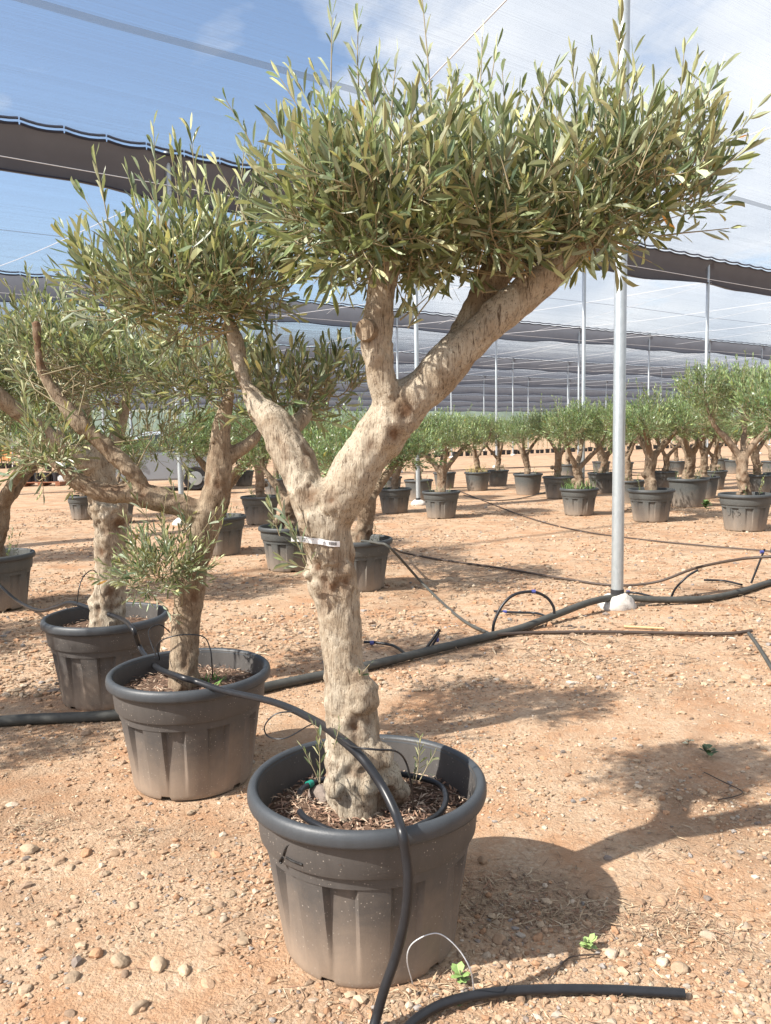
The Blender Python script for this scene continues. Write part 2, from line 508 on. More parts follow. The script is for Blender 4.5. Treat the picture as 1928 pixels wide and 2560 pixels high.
ICO = None
def ico():
    global ICO
    if ICO is None:
        bm = bmesh.new(); bmesh.ops.create_icosphere(bm, subdivisions=1, radius=1.)
        V = np.array([v.co[:] for v in bm.verts]); Fc = np.array([[v.index for v in f.verts] for f in bm.faces]); bm.free()
        ICO = (V, Fc)
    return ICO
ICO2 = None
def ico2():
    global ICO2
    if ICO2 is None:
        bm = bmesh.new(); bmesh.ops.create_icosphere(bm, subdivisions=3, radius=1.)
        ICO2 = (np.array([v.co[:] for v in bm.verts]), np.array([[v.index for v in f.verts] for f in bm.faces])); bm.free()
    return ICO2
def hero_jit(V0, n, rng):
    """rounded stones with a few broken flat faces and a grainy skin"""
    out = []
    for i in range(n):
        r = np.ones(len(V0))
        for k in range(rng.integers(5, 9)):
            d = nrm(rng.normal(0, 1, 3)); c = rng.uniform(.62, .9); dot = V0 @ d
            r = np.minimum(r, np.where(dot > .05, c / np.maximum(dot, .05), 9.))
        o_ = rng.uniform(0, 50)
        r = r * np.array([1 + .10 * noise.noise(Vector(v) * 1.7 + Vector((o_, 0, 0))) + .035 * noise.noise(Vector(v) * 6 + Vector((o_, 3, 0))) for v in V0])
        out.append(r - 1)
    return np.array(out)[..., None]
def nrm(v): return v / (np.linalg.norm(v, axis=-1, keepdims=True) + 1e-12)
STONE_COLS = np.array([(0.480, 0.360, 0.248), (0.440, 0.296, 0.192), (0.528, 0.424, 0.320), (0.376, 0.264, 0.184), (0.320, 0.288, 0.264), (0.560, 0.480, 0.392), (0.464, 0.272, 0.160), (0.264, 0.216, 0.184)])
POTS_XY = []          # filled below: (x, y, r) keep clear
def stones_mesh(name, pos, size, rng, hero=False):
    V0, F0 = ico2() if hero else ico(); n = len(pos); nv = len(V0)
    jit = 1 + (rng.uniform(-.28, .28, (n, nv, 1)) if not hero else hero_jit(V0, n, rng))
    sc = size[:, None] * np.stack([rng.uniform(.8, 1.35, n), rng.uniform(.7, 1.0, n), rng.uniform(.42, .75, n)], -1)
    L = V0[None] * jit * sc[:, None, :]
    a = rng.uniform(0, 6.283, n); c, s = np.cos(a)[:, None], np.sin(a)[:, None]
    V = np.stack([L[..., 0] * c - L[..., 1] * s, L[..., 0] * s + L[..., 1] * c, L[..., 2]], -1)
    V[..., 2] += (sc[:, 2] * .35)[:, None]
    V += pos[:, None, :]
    Fc = (F0[None] + (np.arange(n) * nv)[:, None, None]).reshape(-1, 3)
    ci = rng.choice(len(STONE_COLS), n, p=[.30, .27, .08, .15, .03, .02, .12, .03])
    T = STONE_COLS[ci] * rng.uniform(.58, .98, (n, 1))
    T = np.repeat(T, nv, 0)
    return np_mesh(name, V.reshape(-1, 3), Fc, MAT['stone'], T)

MAIN = np.array([-.065, 2.248]); SECOND = np.array([-.843, 3.378]); THIRD = np.array([-1.57, 4.47]); FOURTH = np.array([-3.42, 7.02]); RIGHTP = np.array([3.43, 6.45])
def clear(x, y):
    for c, r in ((MAIN, .262), (SECOND, .262), (THIRD, .262), (FOURTH, .262), (RIGHTP, .262)):
        if (x - c[0]) ** 2 + (y - c[1]) ** 2 < r * r: return False
    return True
def scatter(n, y0, y1, rng, clump=.0, freq=1.6, off=0., power=1.6):
    out = []
    while len(out) < n:
        y = y0 + (y1 - y0) * rng.random() ** power
        half = .52 * y + .3
        x = rng.uniform(-half, half)
        if not clear(x, y): continue
        if clump and noise.noise((x * freq + off, y * freq, off)) * .9 + .5 + .25 * noise.noise((x * 6, y * 6, off)) < rng.random() * clump + .08: continue
        out.append((x, y, ground_z(x, y)))
    return np.array(out)
rg = np.random.default_rng(11)
p1 = scatter(26000, 1.55, 5.2, rg, .8, 1.7, 2.)
s1 = np.clip(rg.lognormal(math.log(.0046), .5, len(p1)), .002, .017)
p2 = scatter(20000, 4.5, 17, rg, .8, .9, 5., 1.35)
s2 = np.clip(rg.lognormal(math.log(.0105), .45, len(p2)), .004, .030)
tag(link('gravel', stones_mesh('gravel', np.vstack([p1, p2]), np.concatenate([s1, s2]), rg)), 'loose tan and grey gravel strewn over the orange earth', 'gravel', None, 'stuff')

# larger single stones one can pick out
BIG = [(300, 2405, .026), (395, 2410, .026), (240, 2385, .021), (180, 2440, .025), (150, 2150, .021), (72, 2125, .024), (290, 2130, .023), (215, 2130, .020),
       (175, 2165, .017), (330, 2260, .018), (1205, 2148, .020), (1480, 2232, .019), (1655, 2245, .018), (1248, 2350, .020), (1530, 2380, .019), (1870, 2290, .017),
       (1700, 2420, .021), (460, 2425, .017), (520, 2455, .018), (130, 2310, .019), (185, 2315, .018), (610, 2355, .016), (560, 2300, .015), (1815, 1670, .028),
       (1830, 1600, .028), (1870, 1690, .034), (1420, 1640, .022), (1150, 2500, .018), (1300, 2500, .017), (885, 2515, .017), (1520, 2140, .013), (1420, 2410, .014),
       (95, 1750, .026), (215, 1835, .021), (40, 1735, .02), (120, 1765, .022), (30, 2010, .018), (1640, 2140, .012), (345, 2515, .022), (60, 2470, .02)] + [(float(a_), float(b_), float(c_)) for a_, b_, c_ in zip(np.random.default_rng(91).uniform(0, 1900, 60), np.random.default_rng(92).uniform(2120, 2550, 60), np.random.default_rng(93).uniform(.009, .017, 60)) if clear(*ground(a_, b_)[:2])]
for i, (px, py, s) in enumerate(BIG):
    g = ground(px, py); z = ground_z(g[0], g[1])
    me = stones_mesh('stone', np.zeros((1, 3)), np.array([s * 1.15]), rg, True)
    o = link('stone', me, None, (g[0], g[1], z - .002))
    tag(o, 'angular tan stone lying on the orange gravel', 'stone', 'larger stones on the earth')

# dry straw and fallen leaves
def litter_mesh(name, pos, rng, lo, hi, w, cols):
    n = len(pos); L = rng.uniform(lo, hi, n); a = rng.uniform(0, 6.283, n); tl = rng.uniform(-.18, .28, n)
    d = np.stack([np.cos(a) * np.cos(tl), np.sin(a) * np.cos(tl), np.sin(tl)], -1)
    s = np.stack([-np.sin(a), np.cos(a), rng.uniform(-.5, .5, n)], -1)
    W = rng.uniform(.4, 1., n) * w
    mid = pos + d * (L * .5)[:, None] + np.stack([rng.normal(0, .08, n) * L, rng.normal(0, .08, n) * L, np.abs(rng.normal(0, .05, n)) * L], -1)
    z = np.array([0, 0, .003])
    P0 = pos + z; P1 = mid + z; P2 = pos + d * L[:, None] + z
    P2[:, 2] = np.maximum(P2[:, 2], pos[:, 2] + .001); P1[:, 2] = np.maximum(P1[:, 2], pos[:, 2] + .002)
    sw = s * W[:, None]
    V = np.stack([P0 - sw * .3, P0 + sw * .3, P1 - sw, P1 + sw, P2 - sw * .2, P2 + sw * .2], 1)
    b = np.arange(n)[:, None] * 6
    Q = np.concatenate([b + np.array([[0, 1, 3, 2]]), b + np.array([[2, 3, 5, 4]])])
    T = np.repeat(np.asarray(cols)[rng.integers(0, len(cols), n)] * rng.uniform(.75, 1.2, (n, 1)), 6, 0)
    return np_mesh(name, V.reshape(-1, 3), Q, MAT['litter'], T)
STRAW = [(0.400, 0.296, 0.192), (0.320, 0.224, 0.144), (0.464, 0.368, 0.256), (0.216, 0.148, 0.100), (0.272, 0.160, 0.104)]
lp = [scatter(4200, 1.6, 6, rg, 1.25, 1.3, 9.), scatter(7000, 4.5, 15, rg, 1.35, .9, 15., 1.3)]
for (px, py, sx, sy, n) in [(1330, 2270, .20, .05, 420), (1420, 2290, .14, .04, 260), (1650, 2310, .16, .06, 240), (1800, 2350, .12, .05, 160), (1250, 2210, .12, .08, 300),
                            (1700, 2130, .2, .1, 120), (1050, 2480, .10, .05, 120), (110, 2060, .07, .05, 160), (345, 2078, .05, .03, 110), (1380, 1690, .2, .12, 160),
                            (1500, 1660, .3, .12, 200), (60, 1700, .3, .15, 220), (1650, 2290, .1, .04, 120),
                            (1450, 1690, .5, .25, 700), (1000, 1440, .7, .4, 700), (1250, 1400, .8, .4, 600), (300, 1560, .5, .3, 400), (1560, 1720, .3, .2, 400), (1800, 1420, .6, .4, 400), (640, 1560, .4, .3, 400), (100, 1900, .25, .12, 300), (1300, 1600, .5, .2, 300)]:
    g = ground(px, py); q = np.stack([rg.normal(g[0], sx, n), rg.normal(g[1], sy, n), np.zeros(n)], -1)
    q = np.array([(x, y, ground_z(x, y)) for x, y, _ in q if clear(x, y)]); lp.append(q)
tag(link('dry_litter', litter_mesh('dry_litter', np.vstack(lp), rg, .014, .065, .0022, STRAW)), 'dry straw and fallen leaves matted on the earth', 'litter', None, 'stuff')
far_l = scatter(9000, 5.0, 17, rg, 1.5, .7, 21., 1.3)
tag(link('dry_litter', litter_mesh('dry_litter', far_l, rg, .03, .13, .006, STRAW[1:] + [(.14, .095, .065), (.17, .12, .08)])), 'dark dry grass and twig litter between the background pots', 'litter', None, 'stuff')

hz = [(x, 700 + 90 * math.sin(x * .004)) for x in range(-900, 1500, 60)]
pb = Poly()
for k, (x, y) in enumerate(hz[:-1]):
    x1, y1 = hz[k + 1]; h0 = 24 + 12 * noise.noise((x * .004, 3, 0)); h1 = 24 + 12 * noise.noise((x1 * .004, 3, 0))
    pb.add([(x, y, -2), (x1, y1, -2), (x1, y1 + 40, h1), (x, y + 40, h0), (x1, y1 + 200, -2), (x, y + 200, -2)], [(0, 1, 2, 3), (3, 2, 4, 5)])
tag(pb.obj('hills', MAT['hill']), 'low hazy hills on the horizon', None, None, 'structure')

# ------------------------------------------------------------------ shade nets on poles
U = np.array([.807, .590]); Vd = np.array([-.590, .807])
def uv(u, v, z): return np.array([U[0] * u + Vd[0] * v, U[1] * u + Vd[1] * v, z])
ROWS = [4.2, 12.95, 24.4, 36.4, 48.4, 60.4, 74.4, 90.4, 110.4]
NET_LO, NET_HI = 5.3, 5.97
U0, U1 = -90., 170.
def sag_low(u, row):
    return NET_LO + .05 * math.sin(u * .62 + row) + .035 * math.sin(u * 1.55 + 2 * row)
THREADS = {}
def thread_mesh(near):
    """fine parallel net threads in a 12 m bay, laid out along the bay's own axes (x along the row)"""
    if near in THREADS: return THREADS[near]
    rng = np.random.default_rng(31 + near)
    vs = np.arange(.12, 11.88, .022 if near else .033); vs = vs + rng.uniform(-.006, .006, len(vs))
    us = np.array([U0, -20, 5, 25, 60, U1]) - 10
    A = []
    for v in vs:
        z = -.16 * math.sin(math.pi * v / 12.); h = rng.uniform(.0004, .0014) if near else rng.uniform(.002, .004)
        dz = -.02 * np.sin((us + 10) * .7)
        A.append(np.vstack([np.stack([us, np.full(6, v), z + dz], -1), np.stack([us, np.full(6, v), z + h + dz], -1)]))
    m = 6; b = (np.arange(len(vs)) * 12)[:, None, None]
    base = np.array([[j, j + 1, m + j + 1, m + j] for j in range(m - 1)])[None]
    THREADS[near] = np_mesh('mesh_threads', np.array(A).reshape(-1, 3), (b + base).reshape(-1, 4), MAT['thread'])
    return THREADS[near]
def net_panel(k, v0, v1, label):
    root = empty('shade_net', tuple(uv(10, v0, NET_HI)))
    inv = -np.array(uv(10, v0, NET_HI))
    rng = np.random.default_rng(30 + k)
    tag(root, label, 'shade net', 'shade net bays over the yard')
    near = k in (0, 1, 7)
    o = link('mesh_threads', thread_mesh(near), root); o['kind'] = 'stuff'
    o.rotation_euler = (0, 0, math.atan2(U[1], U[0])); o.scale = (1, (v1 - v0) / 12., 1)
    # mid-bay seam, a flat woven ribbon
    vm = (v0 + v1) / 2 + (.35 if k == 0 else 0); w = .085 if k == 0 else .05
    uu = np.linspace(U0, U1, 110); p = Poly()
    for i in range(len(uu) - 1):
        z0 = NET_HI - .17; q = []
        for u_, vv in ((uu[i], vm - w), (uu[i + 1], vm - w), (uu[i + 1], vm + w), (uu[i], vm + w)):
            q.append(uv(u_, vv, z0 - .02 * math.sin(u_ * .7)) + inv)
        p.add(q, [(0, 1, 2, 3)])
    p.obj('seam', MAT['seam'], root)
    return root
bay_names = ['sheer grey shade net bay stretched above the nearest olive trees', 'sheer shade net bay behind the nearest dark gathered edge',
             'grey shade net bay beyond the second row of poles', 'hazy grey shade net bay above the sapling rows', 'farthest hazy grey shade net bay near the horizon']
for k in range(8):
    net_panel(k if k < 7 else 8, ROWS[k], ROWS[k + 1], bay_names[min(k, 4)])
net_panel(7, -6.0, ROWS[0], 'sheer shade net bay overhead in front of the tall near pole')
gath_names = {1: 'long dark gathered net edge hanging over the first row of poles', 2: 'dark gathered net edge over the second row of poles',
              3: 'thin dark gathered net edge over the third row of poles', 4: 'thin dark gathered net edge over the fourth row of poles', 5: 'farthest thin dark gathered net edge', 6: 'farthest thin dark gathered net edge', 7: 'farthest thin dark gathered net edge', 8: 'farthest thin dark gathered net edge'}
for k in range(1, 9):
    v = ROWS[k]; org = uv(10, v, NET_LO)
    root = empty('gathered_net_edge', tuple(org)); tag(root, gath_names[k], 'net edge', 'gathered net edges along the pole rows')
    uu = np.linspace(U0, U1, 500); p = Poly(); cols = []
    for u_ in uu:
        lo = sag_low(u_, k) + .012 * math.sin(u_ * 9); hi = NET_HI - .02 + .012 * math.sin(u_ * 7 + k)
        cols.append([uv(u_, v - .10, hi) - org, uv(u_, v + .05 + .02 * math.sin(u_ * 2.1), (hi * .6 + lo * .4)) - org, uv(u_, v - .02, lo) - org, uv(u_, v + .16, lo + .02) - org])
    V = [c for q in cols for c in q]
    p.add(V, [(i * 4 + j, (i + 1) * 4 + j, (i + 1) * 4 + j + 1, i * 4 + j + 1) for i in range(len(uu) - 1) for j in range(3)])
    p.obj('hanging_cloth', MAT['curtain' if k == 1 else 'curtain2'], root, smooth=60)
    # scalloped hem ropes, laced in loops
    for dz, dv in ((.06, -.12), (-.015, -.125)):
        p = Poly(); step = .62
        for s in np.arange(U0, U1, step):
            q = [uv(s + t * step, v + dv, NET_HI + dz - .035 * math.sin(math.pi * t)) - org for t in np.linspace(0.02, .98, 6)]
            p.tube(q, .022, 5)
        p.obj('hem_rope', MAT['rope'], root)
    hp = [uv(u_, v - .03, sag_low(u_, k) + .012 * math.sin(u_ * 9) - .01) - org for u_ in uu]
    Poly().tube(hp, .014, 5).obj('lower_hem', MAT['rope'], root)

POLE_R = .047
def pole(x, y, label, group=None, r=POLE_R, top=None, foot=True):
    root = empty('galvanized_pole', (x, y, 0))
    top = top or NET_HI
    Poly().lathe([(r, .02), (r, top - .02), (r * .8, top)], 20, True).obj('shaft', MAT['steel'], root, smooth=40)
    Poly().lathe([(r * 1.5, top), (r * 1.5, top + .03), (r * .6, top + .05)], 16, True).obj('cap', MAT['steel'], root, smooth=40)
    if foot:
        rs = np.random.default_rng(int(abs(x * 97 + y * 13)))
        bm = bmesh.new(); bmesh.ops.create_icosphere(bm, subdivisions=3, radius=1.)
        for v in bm.verts:
            nz = noise.noise(v.co * 2.1 + Vector((x, y, 0))); v.co *= 1 + .22 * nz
            zc = max(v.co.z, -.35); v.co = Vector((v.co.x * .155, v.co.y * .15, zc * .105 + .01))
        me = bpy.data.meshes.new('footing'); bm.to_mesh(me); bm.free(); me.materials.append(MAT['concrete'])
        me.polygons.foreach_set('use_smooth', np.ones(len(me.polygons), bool))
        link('footing', me, root)
        Poly().lathe([(r * 1.12, .10), (r * 1.12, .145)], 16, True).obj('collar', MAT['dark'], root)
    tag(root, label, 'pole', group)
    return root
Apos = ground(1543, 1516)
pole(Apos[0], Apos[1], 'tall galvanized steel pole standing in a lumpy white concrete footing', r=.0485)
pole_uv = {1: [10.3 + 5.05 * i for i in range(-4, 8)], 2: [8.4 + 5.05 * i for i in range(-4, 11)], 3: [11.3 + 5.05 * i for i in range(-3, 13)], 4: [10 + 5.05 * i for i in range(-2, 14)]}
pl = {1: 'slim galvanized pole in the row under the nearest dark net edge', 2: 'thin galvanized pole in the second row behind the olive trees',
      3: 'thin far galvanized pole in the third row', 4: 'hair-thin far galvanized pole in the fourth row'}
for k, us in pole_uv.items():
    for u_ in us:
        q = uv(u_, ROWS[k], 0)
        if q[1] < 3 or abs(q[0]) > .55 * q[1] + 1.5: continue
        pole(q[0], q[1], pl[k], 'poles of row %d under the nets' % k, r=.045 if k == 1 else .042)
def cable(P, r, label, name='steel_cable'):
    o = Poly().tube(catmull(P, 16), r, 5).obj(name, MAT['wire']); tag(o, label, 'cable', 'thin cables under the nets')
for k in (1, 2, 3):
    for u_ in pole_uv[k]:
        q = uv(u_, ROWS[k], 0)
        if q[1] < 3 or abs(q[0]) > .6 * q[1] + 2: continue
        a = uv(u_, ROWS[k] - .1, NET_LO + .1); b = uv(u_ + (0 if k > 1 else -1.9), ROWS[k + 1] - .1, NET_LO + .1)
        m_ = (a + b) / 2; m_[2] -= .12
        cable([a, m_, b], .006, 'thin straight steel cable strung between pole rows under the net')
        if k <= 2:
            a2 = uv(u_, ROWS[k] - .12, NET_LO + .05); b2 = uv(u_ + 5.05, ROWS[k + 1] - .12, NET_LO + .3)
            cable([a2, (a2 + b2) / 2 - np.array([0, 0, .05]), b2], .0045, 'thin diagonal bracing wire under the net')
for k in (1, 2, 3):
    a = uv(-20, ROWS[k] - .28, NET_LO + .14); b = uv(60, ROWS[k] - .28, NET_LO + .14)
    cable([a, (a + b) / 2 - np.array([0, 0, .05]), b], .007, 'long steel cable running along a dark net edge')
cable([ground(1290, -25, 5.85), ground(1160, 110, 5.8), ground(1050, 225, 5.85)], .009, 'twisted wire rope slanting down across the bright cloud', 'wire_rope')
cable([ground(2010, 290, 5.85), ground(1800, 365, 5.8), ground(1600, 450, 5.85)], .008, 'twisted wire rope behind the right end of the big crown', 'wire_rope')

# ------------------------------------------------------------------ pots
def pot_body_mesh(name, material, ribs=10, seg_per=30, R=.34, H=.474, depth=.023, notches=5):
    kz, kr = H / .474, R / .34
    segs = ribs * seg_per
    rows = [(.243, .000), (.2465, .006), (.2495, .02), (.258, .08), (.269, .16), (.281, .24), (.290, .305), (.2925, .325), (.2945, .3335)]
    V, Fs = [], []
    ph = .35
    for (r, z) in rows:
        for j in range(segs):
            t = 2 * math.pi * j / segs
            rr = r
            if ribs:
                s = ((t / (2 * math.pi) * ribs + ph) % 1.)
                e = .036
                w = min(1., max(0., min(s, .5 - s) / e)) if s < .5 else 0.
                w = w * w * (3 - 2 * w)
                k = min(1., max(0., (z - .03) / .27))
                rr = r - depth * k * w
            zz_ = z
            if z < .01:
                for q in range(notches):
                    a0 = 2 * math.pi * (q + .28) / notches
                    dd = (t - a0 + math.pi) % (2 * math.pi) - math.pi
                    if abs(dd) < .085: zz_ = .0145
            V.append((rr * kr * math.cos(t), rr * kr * math.sin(t), zz_ * kz))
    top = [(.3065, .3345), (.3085, .338), (.3150, .405), (.3165, .428), (.3260, .430)]
    inner = [(.3105, .466), (.3065, .44), (.300, .36), (.292, .30)]
    for (r, z) in top + inner:
        for j in range(segs):
            t = 2 * math.pi * j / segs
            V.append((r * kr * math.cos(t), r * kr * math.sin(t), z * kz))
    nr = len(rows) + len(top) + len(inner)
    for i in range(nr - 1):
        for j in range(segs):
            Fs.append((i * segs + j, i * segs + (j + 1) % segs, (i + 1) * segs + (j + 1) % segs, (i + 1) * segs + j))
    p = Poly(); p.add(V, Fs)
    return p.mesh(name, material, 32)
def pot_rim_mesh(name, material, R=.34, H=.474, segs=96):
    kz, kr = H / .474, R / .34
    prof = [(.3175, .4285), (.330, .4265), (.3375, .430), (.340, .438), (.3402, .452), (.3375, .464), (.331, .4715), (.323, .474), (.316, .4715), (.3115, .466), (.3085, .456)]
    return Poly().lathe([(r * kr, z * kz) for r, z in prof], segs).mesh(name, material, 50)
def soil_mesh(name, z, r=.302, amp=.012, seed=0, rings=18, segs=56):
    p = Poly(); V = [(0, 0, z + amp)]; Fs = []
    for i in range(1, rings + 1):
        for j in range(segs):
            a = 2 * math.pi * j / segs; rr = r * i / rings
            x, y = rr * math.cos(a), rr * math.sin(a)
            V.append((x, y, z + amp * (noise.noise((x * 14, y * 14, seed)) + .6 * noise.noise((x * 45, y * 45, seed))) * (1 if i < rings else 0) + .02 * (1 - i / rings)))
    for j in range(segs): Fs.append((0, 1 + j, 1 + (j + 1) % segs))
    for i in range(rings - 1):
        for j in range(segs):
            a = 1 + i * segs
            Fs.append((a + j, a + segs + j, a + segs + (j + 1) % segs, a + (j + 1) % segs))
    p.add(V, Fs); return p.mesh(name, MAT['soil'], 70)
POT_NEAR = pot_body_mesh('pot', MAT['pot']); RIM_NEAR = pot_rim_mesh('rim', MAT['rim'])
POT_FAR = pot_body_mesh('pot', MAT['potfar'], 10, 18)
def plain_pot_mesh(material):
    prof = [(.255, 0), (.258, .02), (.296, .28), (.309, .40), (.316, .428), (.326, .430), (.3105, .466), (.3065, .44), (.292, .30)]
    return Poly().lathe(prof, 56).mesh('pot', material, 35)
POT_PLAIN = plain_pot_mesh(MAT['potfar']); RIM_FAR = pot_rim_mesh('rim', MAT['rimfar'], segs=48)
SOIL_FAR = soil_mesh('potting_soil', .40, .304, .01, 3, 6, 28)

# ------------------------------------------------------------------ trees: wood
def node(px, py, y, r): 
    p = at_y(px, py, y); return (p, r * pxm(y))
def wood_mesh(name, chains, burls, voxel, material, knots=(), rough=.004, seed=0., origin=(0, 0, 0), sm=3, big=.012, gnarl=()):
    p = Poly()
    for ch in chains:
        P = np.array([c[0] for c in ch]); R = np.array([c[1] for c in ch])
        n = max(6, len(ch) * 5)
        C = catmull(np.hstack([P, R[:, None]]), n)
        p.tube(C[:, :3], np.maximum(C[:, 3], .003), 12)
        # rounded end
    for (c, r) in burls:
        V0, F0 = ico(); p.add(V0 * r + np.asarray(c), F0)
    me = bpy.data.meshes.new('tmp'); me.from_pydata(p.v, [], p.f); me.update()
    bm = bmesh.new(); bm.from_mesh(me); bmesh.ops.recalc_face_normals(bm, faces=bm.faces); bm.to_mesh(me); bm.free()
    o = bpy.data.objects.new('tmp', me); COL.objects.link(o)
    r = o.modifiers.new('r', 'REMESH'); r.mode = 'VOXEL'; r.voxel_size = voxel
    s = o.modifiers.new('s', 'SMOOTH'); s.iterations = sm; s.factor = .6
    dg = bpy.context.evaluated_depsgraph_get(); dg.update()
    ev = o.evaluated_get(dg); m2 = bpy.data.meshes.new_from_object(ev)
    bpy.data.objects.remove(o); bpy.data.meshes.remove(me)
    n = len(m2.vertices); co = np.empty(n * 3, np.float32); m2.vertices.foreach_get('co', co); co = co.reshape(-1, 3)
    no = np.empty(n * 3, np.float32); m2.vertices.foreach_get('normal', no); no = no.reshape(-1, 3)
    d = np.zeros(n)
    for i in range(n):
        x, y, z = map(float, co[i])
        d[i] = big * noise.noise((x * 9 + seed, y * 9, z * 5.5)) + rough * 1.3 * noise.noise((x * 34, y * 34 + seed, z * 9)) + rough * .8 * noise.noise((x * 60, y * 60, z * 44 + seed))
    kn = np.zeros(n)
    for (z0, z1, amp) in gnarl:               # lumpy zones of the trunk, furrowed and darker in the hollows
        w = np.clip(1 - np.abs(co[:, 2] - (z0 + z1) / 2) / ((z1 - z0) / 2), 0, 1) ** .7
        for i in np.where(w > .02)[0]:
            x, y, z = map(float, co[i])
            g = noise.noise((x * 17 + seed, y * 17, z * 14)) + .6 * noise.noise((x * 36, y * 36 + seed, z * 30))
            d[i] += amp * w[i] * g
            kn[i] = max(kn[i], min(.8, max(0., (-g - .12) * 1.9)) * w[i])
    for (c, rad, dep) in knots:
        q = np.linalg.norm(co - np.asarray(c, np.float32), axis=1) / rad
        near_ = np.where(q < 2.2)[0]
        for i in near_:
            x, y, z = map(float, co[i]); q[i] *= 1 + .55 * noise.noise((x * 38 + seed, y * 38, z * 30)) + .35 * noise.noise((x * 90, y * 90, z * 90 + seed))
        kn = np.maximum(kn, np.clip(1.25 - q, 0, 1) * (.85 + .25 * np.sin(q * 7)))
        d += dep * .8 * (np.exp(-(q * 1.0 - 1) ** 2 * 4) - 1.2 * np.exp(-q * q * 4))
    co = co + no * d[:, None] - np.asarray(origin, np.float32)
    m2.vertices.foreach_set('co', co.astype(np.float32).ravel())
    m2.polygons.foreach_set('use_smooth', np.ones(len(m2.polygons), bool))
    a = m2.attributes.new('knot', 'FLOAT', 'POINT'); a.data.foreach_set('value', np.clip(kn, 0, 1).astype(np.float32))
    m2.materials.clear(); m2.materials.append(material); m2.name = name; m2.update()
    return m2

